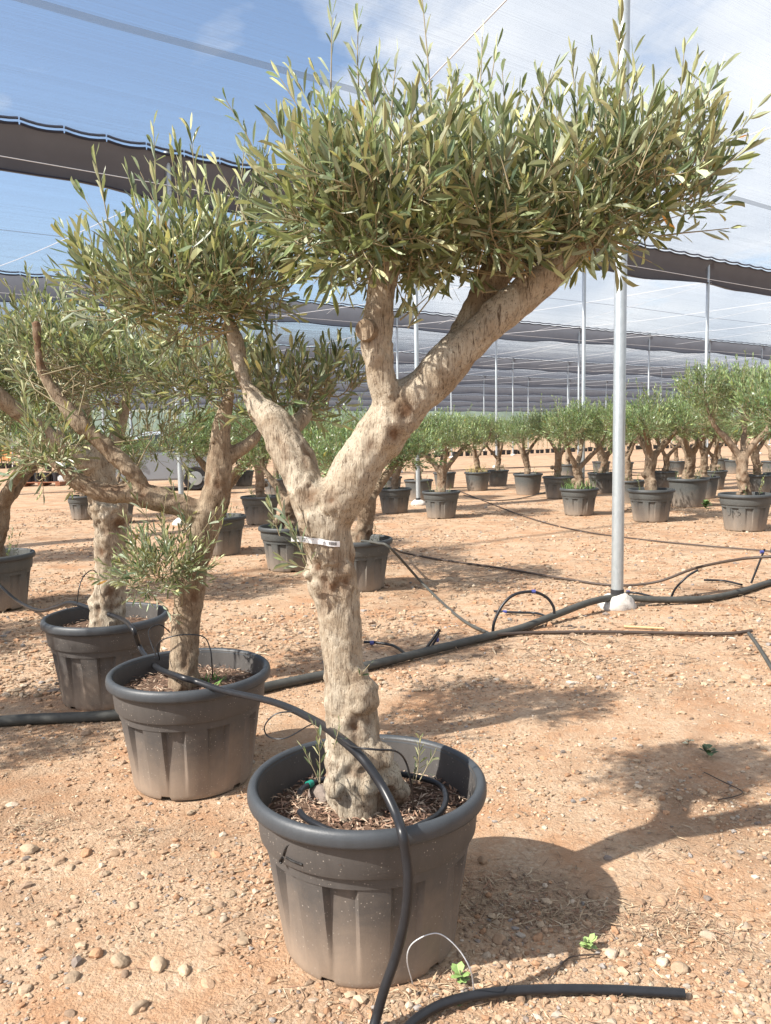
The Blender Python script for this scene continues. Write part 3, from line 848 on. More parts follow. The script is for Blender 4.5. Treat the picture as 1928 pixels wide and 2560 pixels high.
# ------------------------------------------------------------------ trees: shoots and leaves
LEAF_V = np.array([(0, 0, 0), (-.30, .24, .05), (0, .26, -.02), (.30, .24, .05), (-.46, .55, .07), (0, .56, -.03), (.46, .55, .07), (-.27, .83, .05), (0, .84, -.04), (.27, .83, .05), (0, 1., -.07)], float)
LEAF_F = np.array([(0, 2, 1), (0, 3, 2), (1, 2, 5), (1, 5, 4), (2, 3, 6), (2, 6, 5), (4, 5, 8), (4, 8, 7), (5, 6, 9), (5, 9, 8), (7, 8, 10), (8, 9, 10)])
LEAF_V4 = np.array([(0, 0, 0), (-.5, .5, .06), (.5, .5, .06), (0, 1., -.05)], float); LEAF_F4 = np.array([(0, 2, 1), (1, 2, 3)])
def nrm(v): return v / (np.linalg.norm(v, axis=-1, keepdims=True) + 1e-12)
class Foliage:
    def __init__(s, rng):
        s.rng = rng; s.pos = []; s.ax = []; s.nor = []; s.L = []; s.W = []; s.tint = []; s.tw = Poly()
    def shoot(s, p, d, length, spacing=.024, leaf=.058, sparse=1., curve=.35, r=.0013, ang0=52, ang1=20, twig=True, lift=.5, width=.21):
        rng = s.rng; n = 7
        side = nrm(rng.normal(0, 1, 3)); d = nrm(np.asarray(d, float)); P = [np.asarray(p, float)]; D = [d]
        for i in range(n - 1):
            d = nrm(d + np.array([0, 0, curve * lift / n]) + side * curve * .4 / n + rng.normal(0, .035, 3)); P.append(P[-1] + d * length / (n - 1)); D.append(d)
        P = np.array(P); D = np.array(D)
        if twig: s.tw.tube(P[::2], np.linspace(r * 1.35, r * .55, 4), 4)
        m = max(2, int(length / spacing)); ph = rng.uniform(0, 6.28)
        warm = rng.uniform(0, 1); lum = rng.uniform(.80, 1.2)
        for k in range(m):
            t = .10 + .90 * (k + rng.uniform(-.2, .2)) / max(1, m - 1); t = min(1., max(.03, t))
            i = min(n - 2, int(t * (n - 1))); f = t * (n - 1) - i
            q = P[i] * (1 - f) + P[i + 1] * f; dd = D[i]
            a = np.cross(dd, (0.31, .77, .55)); a = nrm(a); b = np.cross(dd, a)
            rot = ph + k * math.pi / 2 + rng.normal(0, .3)
            for sgn in (0, math.pi):
                if rng.random() > .90 * sparse: continue
                w = math.cos(rot + sgn) * a + math.sin(rot + sgn) * b
                th = math.radians(ang0 + (ang1 - ang0) * t + rng.normal(0, 12))
                ax = nrm(dd * math.cos(th) + w * math.sin(th) + np.array([0, 0, rng.normal(.03, .10)]))
                no = nrm(dd - ax * dd.dot(ax) + rng.normal(0, .28, 3))
                ll = leaf * rng.uniform(.72, 1.22) * (1.0 if t < .75 else 1.35 - .5 * t) * (.75 if t < .12 else 1)
                s.pos.append(q + ax * .003); s.ax.append(ax); s.nor.append(no); s.L.append(ll); s.W.append(ll * rng.uniform(.8, 1.2) * width)
                c = np.array([1., 1., 1.]) * lum * rng.uniform(.78, 1.22)
                c = c * (np.array([1.05, 1.0, .82]) * warm + np.array([.88, 1.0, 1.06]) * (1 - warm))
                if t > .8: c = c * np.array([1.22, 1.2, 1.08])
                if rng.random() < .004: c = np.array([1.7, 1.0, .4]) * rng.uniform(.8, 1.2)
                s.tint.append(c)
    def blob(s, c, rad, n, leaf=.067, len0=.09, len1=.21, up=.8, out=.9, root=None, spacing=.027, inner=True, low=.30, width=.235):
        rng = s.rng; c = np.asarray(c, float); rad = np.asarray(rad, float)
        for i in range(n):
            while True:
                q = rng.uniform(-1, 1, 3)
                if q.dot(q) < 1 and q.dot(q) > .06: break
            p = c + q * rad
            o = q / (np.linalg.norm(q) + 1e-9)
            if q[2] < -.35 and rng.random() < .6:
                d = o * np.array([1, 1, .25]) * .9 + rng.normal(0, .35, 3) + np.array([0, 0, .05]); L = rng.uniform(len0 * .7, len0 * 1.2)
            else:
                d = np.array([0, 0, up]) * rng.uniform(.6, 1.35) + o * out * rng.uniform(.2, 1.) + rng.normal(0, .30, 3)
                L = rng.uniform(len0, len1) * (.8 + .35 * max(0, q[2]))
            s.shoot(p, d, L, spacing * rng.uniform(.85, 1.25), leaf, r=.0014, width=width)
            if inner and root is not None and rng.random() < .10:
                rt = np.asarray(root[rng.integers(0, len(root))], float)
                m = (p + rt) / 2 + rng.normal(0, .05, 3) - np.array([0, 0, .0])
                s.tw.tube(catmull([rt + rng.normal(0, .02, 3), m, p], 6), np.linspace(.0032, .0014, 6), 4)
    def arrays(s, sel=None):
        P, A, N, L, W, T = (np.array(x) for x in (s.pos, s.ax, s.nor, s.L, s.W, s.tint))
        if sel is not None: P, A, N, L, W, T = (x[sel] for x in (P, A, N, L, W, T))
        X = np.cross(A, N); return P, A, N, X, L, W, T
    def mesh(s, name, origin, sel=None, simple=False):
        LV, LF = (LEAF_V4, LEAF_F4) if simple else (LEAF_V, LEAF_F)
        P, A, N, X, L, W, T = s.arrays(sel); n = len(P); k = len(LV)
        bend = s.rng.uniform(-.5, 2.2, n)
        z = LV[None, :, 2] * bend[:, None] 
        V = P[:, None] + X[:, None] * (LV[None, :, 0:1] * W[:, None, None]) + A[:, None] * (LV[None, :, 1:2] * L[:, None, None]) + N[:, None] * (z[..., None] * L[:, None, None] * .9)
        Fc = (LF[None] + (np.arange(n) * k)[:, None, None]).reshape(-1, 3)
        return np_mesh(name, V.reshape(-1, 3) - np.asarray(origin), Fc, MAT['leaf'], np.repeat(T, k, 0))
LEAF_OBJ = []
for i, t in enumerate([(1, 1, .95), (1.12, 1.05, .8), (.85, .97, 1.0), (1.25, 1.2, 1.0), (.95, .9, .7)]):
    LEAF_OBJ.append(np_mesh('leaf', LEAF_V * np.array([1, 1, .9]), LEAF_F, MAT['leaf'], np.tile(np.array(t, float), (len(LEAF_V), 1))))
def single_leaves(fol, sel, parent, origin):
    P, A, N, X, L, W, T = fol.arrays(sel)
    for i in range(len(P)):
        o = bpy.data.objects.new('leaf', LEAF_OBJ[i % 5]); COL.objects.link(o); o.parent = parent
        m = Matrix([[X[i][r] * W[i], A[i][r] * L[i], N[i][r] * L[i], P[i][r] - origin[r]] for r in range(3)] + [[0, 0, 0, 1]])
        o.matrix_local = m
def front_sel(fol, k, maxz=None):
    """the k leaves that show largest: big and near the viewer's side of the crown"""
    P = np.array(fol.pos); L = np.array(fol.L); A = np.array(fol.ax); N = np.array(fol.nor)
    view = nrm(P - np.array([0, 0, CH])); face = np.abs((N * view).sum(1)) + .25
    # nearest in its own patch of the crown first
    d = np.linalg.norm(P - np.array([0, 0, CH]), axis=1)
    key = np.stack([np.floor(P[:, 0] / d * 40), np.floor((P[:, 2] - CH) / d * 40)], -1)
    best = {}
    for i, kk in enumerate(map(tuple, key)): best[kk] = min(best.get(kk, 9e9), d[i])
    front = np.array([d[i] - best[kk] for i, kk in enumerate(map(tuple, key))])
    score = L * face / d - front * .08
    return np.argsort(-score)[:k]

def finish_tree(root, fol, origin, name, singles=300, simple=False):
    sel = front_sel(fol, singles); mask = np.ones(len(fol.pos), bool); mask[sel] = False
    crown = link('crown', fol.mesh('crown', origin, np.where(mask)[0], simple), root); crown['kind'] = 'stuff'
    if singles: single_leaves(fol, sel, crown, origin)
    tv = Poly(); tv.v = [(a - origin[0], b - origin[1], c - origin[2]) for a, b, c in fol.tw.v]; tv.f = fol.tw.f
    me = bpy.data.meshes.new('twigs'); me.from_pydata(tv.v, [], tv.f); me.update(); me.materials.append(MAT['twig'])
    t = link('twigs', me, crown); t['kind'] = 'stuff'
    return crown
def near_pot(root, soil_z, rz, seed):
    b = link('pot', POT_NEAR, root); b.rotation_euler = (0, 0, rz)
    link('rim', RIM_NEAR, b)
    return link('potting_soil', soil_mesh('potting_soil', soil_z, .304, .012, seed), root)

# ---- the big olive tree in the nearest pot
OM = np.array([MAIN[0], MAIN[1], 0.])
tree1 = empty('potted_olive_tree', tuple(OM))
tag(tree1, 'gnarled olive tree with forked pale trunk and wide flat crown, white tag on its trunk', 'olive tree')
near_pot(tree1, .360, math.radians(8), 1)
Y = 2.25
trunk1 = [node(905, 2085, Y, 60), node(900, 2010, Y, 74), node(888, 1940, Y, 84), node(882, 1860, Y, 72), node(873, 1790, Y, 64), node(862, 1720, Y, 60), node(853, 1650, Y, 58), node(848, 1580, Y, 54),
          node(843, 1510, Y, 52), node(836, 1450, Y, 56), node(824, 1390, Y, 60), node(812, 1330, Y, 64), node(806, 1280, Y, 64)]
limbL = [node(800, 1320, Y, 46), node(778, 1250, Y + .01, 50), node(748, 1170, Y + .03, 50), node(716, 1105, Y + .05, 48), node(682, 1055, Y + .07, 42), node(645, 1018, Y + .09, 30),
         node(618, 965, Y + .11, 22), node(598, 905, Y + .13, 19), node(590, 855, Y + .14, 20), node(572, 800, Y + .15, 17), node(556, 745, Y + .16, 14), node(545, 700, Y + .17, 9)]
limbL2 = [node(700, 1085, Y + .05, 34), node(742, 1058, Y + .10, 22), node(768, 1020, Y + .16, 16), node(765, 975, Y + .2, 10)]
limbR = [node(818, 1310, Y, 56), node(858, 1230, Y - .01, 60), node(915, 1140, Y - .02, 62), node(965, 1070, Y - .02, 66), node(1012, 1012, Y - .02, 62), node(1062, 965, Y - .02, 54),
         node(1120, 905, Y - .02, 50), node(1195, 838, Y - .02, 48), node(1275, 768, Y - .01, 46), node(1350, 700, Y, 41), node(1415, 640, Y, 36), node(1462, 592, Y, 28), node(1510, 560, Y, 14)]
limbU = [node(985, 1045, Y - .02, 46), node(962, 975, Y - .05, 38), node(947, 905, Y - .06, 36), node(940, 835, Y - .06, 37), node(946, 765, Y - .06, 37), node(956, 695, Y - .05, 36),
         node(968, 640, Y - .04, 28), node(985, 580, Y - .02, 14)]
limbP = [node(1090, 920, Y + .05, 36), node(1145, 845, Y + .07, 34), node(1200, 760, Y + .08, 36), node(1235, 690, Y + .07, 40), node(1262, 640, Y + .06, 34), node(1285, 590, Y + .04, 18)]
burl1 = [(at_y(904, 1735, Y - .03), .060), (at_y(890, 1690, Y - .02), .046), (at_y(945, 1890, Y - .05), .050), (at_y(965, 1945, Y - .03), .056), (at_y(915, 1860, Y - .03), .050), (at_y(845, 1915, Y - .04), .056),
         (at_y(850, 1955, Y - .045), .054), (at_y(915, 1955, Y - .045), .050), (at_y(990, 1985, Y), .042), (at_y(822, 1390, Y - .035), .052), (at_y(770, 1430, Y - .02), .022), (at_y(915, 745 + 82, Y - .06), .020),
         (at_y(1000, 1035, Y - .05), .050), (at_y(795, 1238, Y - .02), .036), (at_y(830, 1265, Y - .045), .034)]
knot1 = [(at_y(922, 828, Y - .10), .036, .006), (at_y(770, 1240, Y - .055), .034, .008), (at_y(828, 1250, Y - .075), .024, .006), (at_y(1018, 1028, Y - .09), .040, .007), (at_y(985, 1085, Y - .09), .028, .005),
         (at_y(720, 1125, Y - .0), .016, .004), (at_y(830, 1470, Y - .06), .035, .004), (at_y(870, 1455, Y - .05), .030, .004), (at_y(900, 1700, Y - .075), .030, .004), (at_y(885, 1815, Y - .08), .034, .004),
         (at_y(845, 1930, Y - .14), .040, .005), (at_y(930, 1930, Y - .13), .034, .004), (at_y(858, 1425, Y - .07), .022, .003), (at_y(790, 1420, Y - .06), .022, .004), (at_y(965, 628, Y - .08), .022, .003)]
wm = wood_mesh('trunk', [trunk1, limbL, limbL2, limbR, limbU, limbP], burl1, .0062, MAT['bark'], knot1, .0036, 3., OM, 6, .013, [(.30, .62, .020), (.50, .82, .011), (.92, 1.16, .015), (1.34, 1.46, .008)])
trunk_obj = link('trunk', wm, tree1)
BV_TRUNK = BVHTree.FromPolygons([Vector(v.co) + Vector(OM) for v in wm.vertices], [tuple(p.vertices) for p in wm.polygons])
# pruned stub with a cut face
st = at_y(917, 826, Y - .085)
Poly().tube(catmull([at_y(935, 835, Y - .06), at_y(918, 826, Y - .10), at_y(911, 824, Y - .115)], 6), np.array([.034, .032, .031, .030, .029, .027]), 14).obj('pruned_stub', MAT['bark2'], tree1, smooth=50).location = tuple(-OM)

fol1 = Foliage(np.random.default_rng(101))
def blob_px(fol, px, py, y, rx, rz, ry, n, roots, **k):
    s = pxm(y); fol.blob(at_y(px, py, y), (rx * s, ry, rz * s), n, root=roots, **k)
rootA = [limbR[-2][0], limbR[-3][0], limbP[-1][0], limbP[-2][0], limbU[-1][0], limbU[-2][0]]
rU = [limbU[-1][0], limbU[-2][0]]; rP = [limbP[-1][0], limbR[-4][0]]; rR = [limbR[-1][0], limbR[-2][0]]
blob_px(fol1, 835, 570, 2.20, 115, 75, .30, 165, rU, out=.7, len1=.18)
blob_px(fol1, 975, 560, 2.20, 180, 95, .36, 270, rU + rP, len1=.175)
blob_px(fol1, 1210, 550, 2.22, 185, 80, .36, 235, rP, len1=.175)
blob_px(fol1, 1450, 510, 2.24, 175, 78, .34, 220, rR + rP, len1=.175)
blob_px(fol1, 1640, 500, 2.26, 115, 66, .26, 105, rR, len1=.18)
blob_px(fol1, 950, 655, 2.20, 165, 34, .26, 110, rU, len0=.06, len1=.11, up=.12)
blob_px(fol1, 1180, 628, 2.22, 150, 30, .24, 85, rP, len0=.06, len1=.11, up=.12)
blob_px(fol1, 1480, 590, 2.24, 150, 26, .22, 80, rR, len0=.06, len1=.11, up=.12)
blob_px(fol1, 1330, 610, 2.22, 100, 26, .2, 45, rP, len0=.06, len1=.10, up=.1)
rB = [limbL[-1][0], limbL[-2][0], limbL[-3][0]]
blob_px(fol1, 490, 735, 2.42, 150, 85, .26, 185, rB, leaf=.060, len1=.19)
blob_px(fol1, 625, 715, 2.46, 110, 72, .24, 125, rB, leaf=.060, len1=.17)
blob_px(fol1, 330, 755, 2.42, 100, 55, .20, 90, rB, leaf=.060)
blob_px(fol1, 470, 800, 2.42, 120, 40, .16, 50, rB, len0=.05, len1=.11, up=.25, leaf=.052)
rC = [limbL2[-1][0], limbL2[-2][0]]
blob_px(fol1, 720, 1000, 2.50, 110, 52, .17, 95, rC, leaf=.056, len0=.07, len1=.15)
blob_px(fol1, 835, 965, 2.58, 70, 45, .13, 45, rC, leaf=.054, len0=.07, len1=.14)
# long upright shoots that break the outline
for (bx, by, tx, ty, y, sp) in [(835, 330, 812, 38, 2.15, 1.), (905, 340, 872, 50, 2.2, 1.), (1078, 400, 1088, -15, 2.1, .8), (1190, 350, 1207, 75, 2.15, 1.), (1215, 330, 1230, 130, 2.3, 1.),
                            (1545, 380, 1528, -25, 2.15, 1.1), (1580, 360, 1590, 130, 2.2, 1.), (1690, 420, 1702, 120, 2.2, 1.), (1740, 420, 1762, 210, 2.2, 1.), (1720, 500, 1905, 270, 2.2, 1.),
                            (1700, 520, 1875, 370, 2.2, 1.), (1650, 590, 1820, 560, 2.15, 1.), (1445, 400, 1430, 140, 2.25, 1.), (1480, 400, 1462, 150, 2.2, 1.), (1385, 420, 1378, 220, 2.2, 1.),
                            (690, 480, 560, 262, 2.3, 1.), (770, 430, 700, 280, 2.2, 1.), (730, 330 + 150, 640, 390, 2.3, 1.), (975, 350, 985, 130, 2.2, 1.), (1010, 350, 950, 190, 2.25, 1.),
                            (1280, 420, 1250, 180, 2.3, 1.), (1120, 380, 1140, 175, 2.2, 1.), (870, 380, 790, 190, 2.3, 1.), (520, 620, 430, 372, 2.4, 1.), (455, 640, 352, 425, 2.4, 1.), (560, 600, 500, 420, 2.4, 1.),
                            (300, 760, 203, 565, 2.42, 1.), (320, 800, 175, 695, 2.42, 1.), (1020, 820, 1120, 700, 2.1, .8), (1000, 800, 1075, 745, 2.12, .7), (640, 600, 590, 440, 2.35, 1.), (620, 470 + 90, 540, 400, 2.3, 1.),
                            (1500, 600, 1420, 690, 2.1, .7), (1540, 620, 1640, 650, 2.12, .8), (1030, 640, 1010, 770, 2.15, .6)]:
    a, b = at_y(bx, by, y), at_y(tx, ty, y + .03)
    L = np.linalg.norm(b - a)
    fol1.shoot(a, b - a, L, .034 if sp >= 1 else .05, .058, sp, .12, .0018, 42, 16, lift=.3)
er = np.random.default_rng(55)
for i in range(46):
    if i < 32: bx, by, y = er.uniform(770, 1780), er.uniform(360, 480), er.uniform(2.0, 2.45)
    else: bx, by, y = er.uniform(260, 640), er.uniform(560, 690), er.uniform(2.3, 2.6)
    lean = (bx - 1200) / 600 * .35 if i < 32 else (bx - 520) / 300 * .4
    fol1.shoot(at_y(bx, by, y), (lean + er.normal(0, .18), er.normal(0, .2), 1.), er.uniform(.16, .30), .032, .058, 1., .2, .0017, 40, 16, lift=.3, width=.225)
# small sprigs on the trunk and at the foot
for (bx, by, tx, ty, y) in [(770, 1415, 690, 1250, 2.16), (775, 1425, 700, 1400, 2.16), (780, 1410, 740, 1330, 2.15), (700, 1340, 680, 1270, 2.2), (900, 1690, 925, 1660, 2.14),
                        (800, 1960, 765, 1870, 2.10), (800, 1955, 800, 1850, 2.08), (812, 1870, 775, 1800, 2.1), (835, 1870, 850, 1810, 2.08), (1040, 1950, 1060, 1850, 2.22), (1050, 1950, 1095, 1880, 2.2), (1030, 1960, 1045, 1880, 2.25)]:
    a, b = at_y(bx, by, y), at_y(tx, ty, y - .01)
    fol1.shoot(a, b - a, np.linalg.norm(b - a), .016, .030 if by > 1600 else .045, .9, .1, .0012, 50, 20, lift=.2)
finish_tree(tree1, fol1, OM, 'tree1', 300)

# ---- second olive tree
OS = np.array([SECOND[0], SECOND[1], 0.])
tree2 = empty('potted_olive_tree', tuple(OS))
tag(tree2, 'olive tree with a long horizontal left branch and leafy suckers low on its trunk', 'olive tree')
near_pot(tree2, .385, math.radians(21), 2)
Y2 = 3.38
k_ = 1.157
def nd(ox, oy, y, r): return node(ox * k_, oy * k_, y, r * k_)
t2 = [nd(398, 1490, Y2, 36), nd(398, 1420, Y2, 31), nd(402, 1340, Y2, 31), nd(414, 1270, Y2, 29), nd(428, 1200, Y2, 30), nd(440, 1140, Y2, 36), nd(450, 1100, Y2, 36)]
t2r = [nd(452, 1110, Y2, 30), nd(468, 1050, Y2, 28), nd(474, 990, Y2, 25), nd(478, 930, Y2, 20), nd(490, 880, Y2, 15), nd(500, 840, Y2, 9)]
t2r2 = [nd(472, 1000, Y2, 18), nd(505, 980, Y2 + .02, 16), nd(540, 958, Y2 + .04, 13), nd(565, 930, Y2 + .06, 8)]
t2l = [nd(440, 1120, Y2, 28), nd(400, 1095, Y2 - .02, 26), nd(345, 1080, Y2 - .03, 26), nd(290, 1065, Y2 - .04, 24), nd(230, 1065, Y2 - .05, 22), nd(175, 1042, Y2 - .06, 18), nd(130, 1012, Y2 - .07, 12), nd(100, 985, Y2 - .07, 7)]
t2u = [nd(320, 1075, Y2 - .04, 18), nd(280, 1015, Y2 - .06, 19), nd(225, 962, Y2 - .08, 18), nd(170, 912, Y2 - .1, 16), nd(125, 855, Y2 - .11, 13), nd(92, 800, Y2 - .12, 12), nd(82, 740, Y2 - .12, 10), nd(79, 695, Y2 - .12, 9)]
kn2 = [(at_y(472 * k_, 1050 * k_, Y2 - .06), .03, .004), (at_y(310 * k_, 1070 * k_, Y2 - .07), .03, .004), (at_y(420 * k_, 1290 * k_, Y2 - .06), .05, .004), (at_y(84 * k_, 740 * k_, Y2 - .12), .07, .0), (at_y(82 * k_, 790 * k_, Y2 - .12), .07, .0), (at_y(81 * k_, 700 * k_, Y2 - .12), .05, 0)]
bl2 = [(at_y(462 * k_, 950 * k_, Y2 - .03), .02), (at_y(395 * k_, 1475 * k_, Y2 - .05), .06)]
link('trunk', wood_mesh('trunk', [t2, t2r, t2r2, t2l, t2u], bl2, .0075, MAT['bark2'], kn2, .003, 8., OS, 3, .009, [(.36, .60, .014), (.80, 1.0, .010), (1.15, 1.4, .008)]), tree2)
fol2 = Foliage(np.random.default_rng(202))
r2a = [t2r[-1][0], t2r[-2][0], t2r2[-1][0]]; r2b = [t2u[3][0], t2u[4][0], t2u[5][0]]; r2c = [t2l[-1][0], t2l[-2][0]]
blob_px(fol2, 500, 950, 3.38, 110, 55, .22, 130, r2a, leaf=.056)
blob_px(fol2, 600, 990, 3.45, 70, 45, .18, 60, r2a, leaf=.056)
blob_px(fol2, 320, 930, 3.52, 120, 62, .24, 120, r2b, leaf=.056)
blob_px(fol2, 165, 930, 3.50, 110, 70, .22, 110, r2b, leaf=.056)
blob_px(fol2, 120, 850, 3.56, 90, 55, .18, 75, r2b, leaf=.056)
blob_px(fol2, 130, 1140, 3.28, 85, 45, .18, 60, r2c, leaf=.058, up=.5)
blob_px(fol2, 370, 1100, 3.50, 110, 60, .15, 60, [t2u[1][0], t2u[2][0]], leaf=.052, spacing=.03)
blob_px(fol2, 400, 1440, 3.24, 85, 42, .14, 95, [t2[3][0], t2[2][0]], leaf=.046, up=.6, spacing=.02)
for (bx, by, tx, ty) in [(440, 1420, 310, 1210), (420, 1410, 410, 1230), (450, 1400, 560, 1280), (430, 1450, 250, 1450), (500, 1390, 570, 1330), (1300 * .4, 1330, 560, 1290), (380, 1400, 290, 1340), (460, 1350, 480, 1180), (470, 1340, 420, 1190)]:
    a, b = at_y(bx, by, 3.25), at_y(tx, ty, 3.2); fol2.shoot(a, b - a, np.linalg.norm(b - a), .036, .048, .9, .2, .0016, 45, 20)
finish_tree(tree2, fol2, OS, 'tree2', 300)

# ---- third olive tree
OT = np.array([THIRD[0], THIRD[1], 0.])
tree3 = empty('potted_olive_tree', tuple(OT))
tag(tree3, 'stout pale-trunked olive tree with broad dense crown behind the long-branched tree', 'olive tree')
near_pot(tree3, .385, math.radians(3), 3)
Y3 = 4.47
t3 = [nd(232, 1370, Y3, 42), nd(234, 1310, Y3, 36), nd(238, 1220, Y3, 34), nd(240, 1140, Y3, 36), nd(236, 1090, Y3, 42)]
t3a = [nd(228, 1090, Y3, 30), nd(205, 1030, Y3, 26), nd(192, 970, Y3, 22), nd(180, 900, Y3, 18), nd(170, 830, Y3, 14), nd(160, 770, Y3, 9)]
t3b = [nd(245, 1090, Y3, 26), nd(232, 1020, Y3 + .05, 20), nd(250, 950, Y3 + .1, 16), nd(270, 880, Y3 + .15, 12), nd(280, 810, Y3 + .18, 8)]
t3c = [nd(200, 1010, Y3 - .05, 20), nd(130, 960, Y3 - .15, 20), nd(60, 905, Y3 - .25, 19), nd(5, 862, Y3 - .35, 17), nd(-40, 800, Y3 - .4, 12)]
kn3 = [(at_y(258 * k_, 1135 * k_, Y3 - .06), .07, .006), (at_y(240 * k_, 1280 * k_, Y3 - .07), .05, .005), (at_y(222 * k_, 1190 * k_, Y3 - .07), .04, .005)]
link('trunk', wood_mesh('trunk', [t3, t3a, t3b, t3c], [(at_y(262 * k_, 1120 * k_, Y3), .055)], .009, MAT['bark'], kn3, .004, 15., OT, 3, .014, [(.36, .7, .02), (.85, 1.2, .022)]), tree3)
fol3 = Foliage(np.random.default_rng(303))
r3 = [t3a[-1][0], t3a[-2][0], t3b[-1][0], t3b[-2][0]]; r3c = [t3c[-1][0], t3c[-2][0]]
blob_px(fol3, 110, 915, 4.45, 150, 75, .42, 260, r3, leaf=.060)
blob_px(fol3, 290, 925, 4.5, 110, 70, .36, 170, r3, leaf=.060)
blob_px(fol3, -60, 930, 4.3, 120, 80, .36, 150, r3c, leaf=.060)
blob_px(fol3, 60, 1020, 4.4, 130, 50, .3, 120, r3, leaf=.060)
blob_px(fol3, 420, 960, 4.6, 90, 60, .25, 80, r3, leaf=.058)
finish_tree(tree3, fol3, OT, 'tree3', 240)

# ------------------------------------------------------------------ background olive trees: six grown forms, copied
def grow_proto(seed, kind):
    rng = np.random.default_rng(seed)
    th = rng.uniform(0, 6.28); chains = []; h0 = rng.uniform(.78, 1.0)
    lean = rng.normal(0, .05, 2)
    base = np.array([0, 0, .36]); fork = np.array([lean[0], lean[1], h0])
    rt = rng.uniform(.060, .082)
    trunk = [(base, rt * 1.45), (base * .8 + fork * .2 + rng.normal(0, .01, 3), rt * 1.1), ((base + fork) / 2 + np.append(rng.normal(0, .02, 2), 0), rt), (fork, rt * 1.15)]
    chains.append(trunk); fol = Foliage(rng); n = 3 if kind != 1 else 4
    for i in range(n):
        a = th + i * 6.28 / n + rng.normal(0, .25)
        rad = rng.uniform(.34, .56); top = rng.uniform(1.28, 1.62)
        d = np.array([math.cos(a), math.sin(a), 0])
        ch = [(fork - np.array([0, 0, .06]), rt * .78), (fork + d * rad * .35 + np.array([0, 0, .14]), rt * .56), (fork + d * rad * .75 + np.array([0, 0, .36]), rt * .45), (fork * np.array([1, 1, 0]) + d * rad + np.array([0, 0, top]), rt * .28)]
        chains.append(ch); tip = ch[-1][0]
        fol.blob(tip + np.array([0, 0, .04]), (rng.uniform(.30, .40), rng.uniform(.30, .40), rng.uniform(.13, .19)), 210, leaf=.058, len0=.10, len1=.24, root=[tip, ch[-2][0]], spacing=.021, width=.27)
        if rng.random() < .85:
            b = ch[2][0] + np.array([rng.normal(0, .1), rng.normal(0, .1), .1]); fol.blob(b + d * .1, (.22, .22, .11), 90, leaf=.052, len0=.08, len1=.15, root=[ch[2][0]], spacing=.021, width=.27)
    fol.blob(np.array([lean[0], lean[1], 1.58]), (.34, .34, .16), 150, leaf=.058, len0=.10, len1=.26, root=[fork + np.array([0, 0, .3])], spacing=.021, width=.27)
    for q in range(12):
        fol.shoot(np.array([rng.normal(0, .3), rng.normal(0, .3), 1.62]), (rng.normal(0, .2), rng.normal(0, .2), 1), rng.uniform(.25, .45), .03, .055, .9, .2, .0018, 42, 18, width=.27)
    # suckers and weeds at the foot
    for q in range(rng.integers(3, 14) if kind % 2 else 4):
        a = rng.uniform(0, 6.28); p = np.array([math.cos(a) * .16, math.sin(a) * .16, .39]); fol.shoot(p, (math.cos(a) * .3, math.sin(a) * .3, 1), rng.uniform(.08, .26), .022, .04, .9, .2, .0015, width=.27)
    fol.tint = [t * np.array([.80, .93, .74]) for t in fol.tint]
    burls = [(base + np.array([rng.normal(0, .05), rng.normal(0, .05), rng.uniform(.02, .35)]), rng.uniform(.03, .055)) for _ in range(4)]
    kn = [(base + np.array([rng.normal(0, .07), rng.normal(0, .07), rng.uniform(.05, .5)]), .05, .006) for _ in range(5)]
    tm = wood_mesh('trunk', chains, burls, .016, MAT['barkfar'], kn, .005, seed, (0, 0, 0), 2, .016, [(.3, .9, .02)])
    cm = fol.mesh('crown', (0, 0, 0), None, False if kind == 9 else True)
    me = bpy.data.meshes.new('twigs'); me.from_pydata(fol.tw.v, [], fol.tw.f); me.update(); me.materials.append(MAT['twig'])
    return tm, cm, me
PROTO = [grow_proto(400 + i, i) for i in range(6)]
def back_tree(x, y, proto, rz, label, group, plain=False, sc=1., tall=1.):
    root = empty('potted_olive_tree', (x, y, 0), rz)
    b = link('pot', POT_PLAIN if plain else POT_FAR, root); b.scale = (sc, sc, sc); b.rotation_euler = (0, 0, rz * 1.7)
    link('rim', RIM_FAR, b)
    s = link('potting_soil', SOIL_FAR, root); s.scale = (sc, sc, sc)
    tm, cm, tw = PROTO[proto]
    t = link('trunk', tm, root); c = link('crown', cm, root); c['kind'] = 'stuff'; w = link('twigs', tw, c); w['kind'] = 'stuff'
    for o in (t, c): o.scale = (sc, sc, sc * tall)
    tag(root, label, 'olive tree', group)
    return root
L_RIB = 'olive tree in a ribbed grey pot among the background rows'; G_RIB = 'background olives in ribbed pots'
L_PLN = 'olive tree in a smooth-sided grey pot among the background rows'; G_PLN = 'background olives in smooth pots'
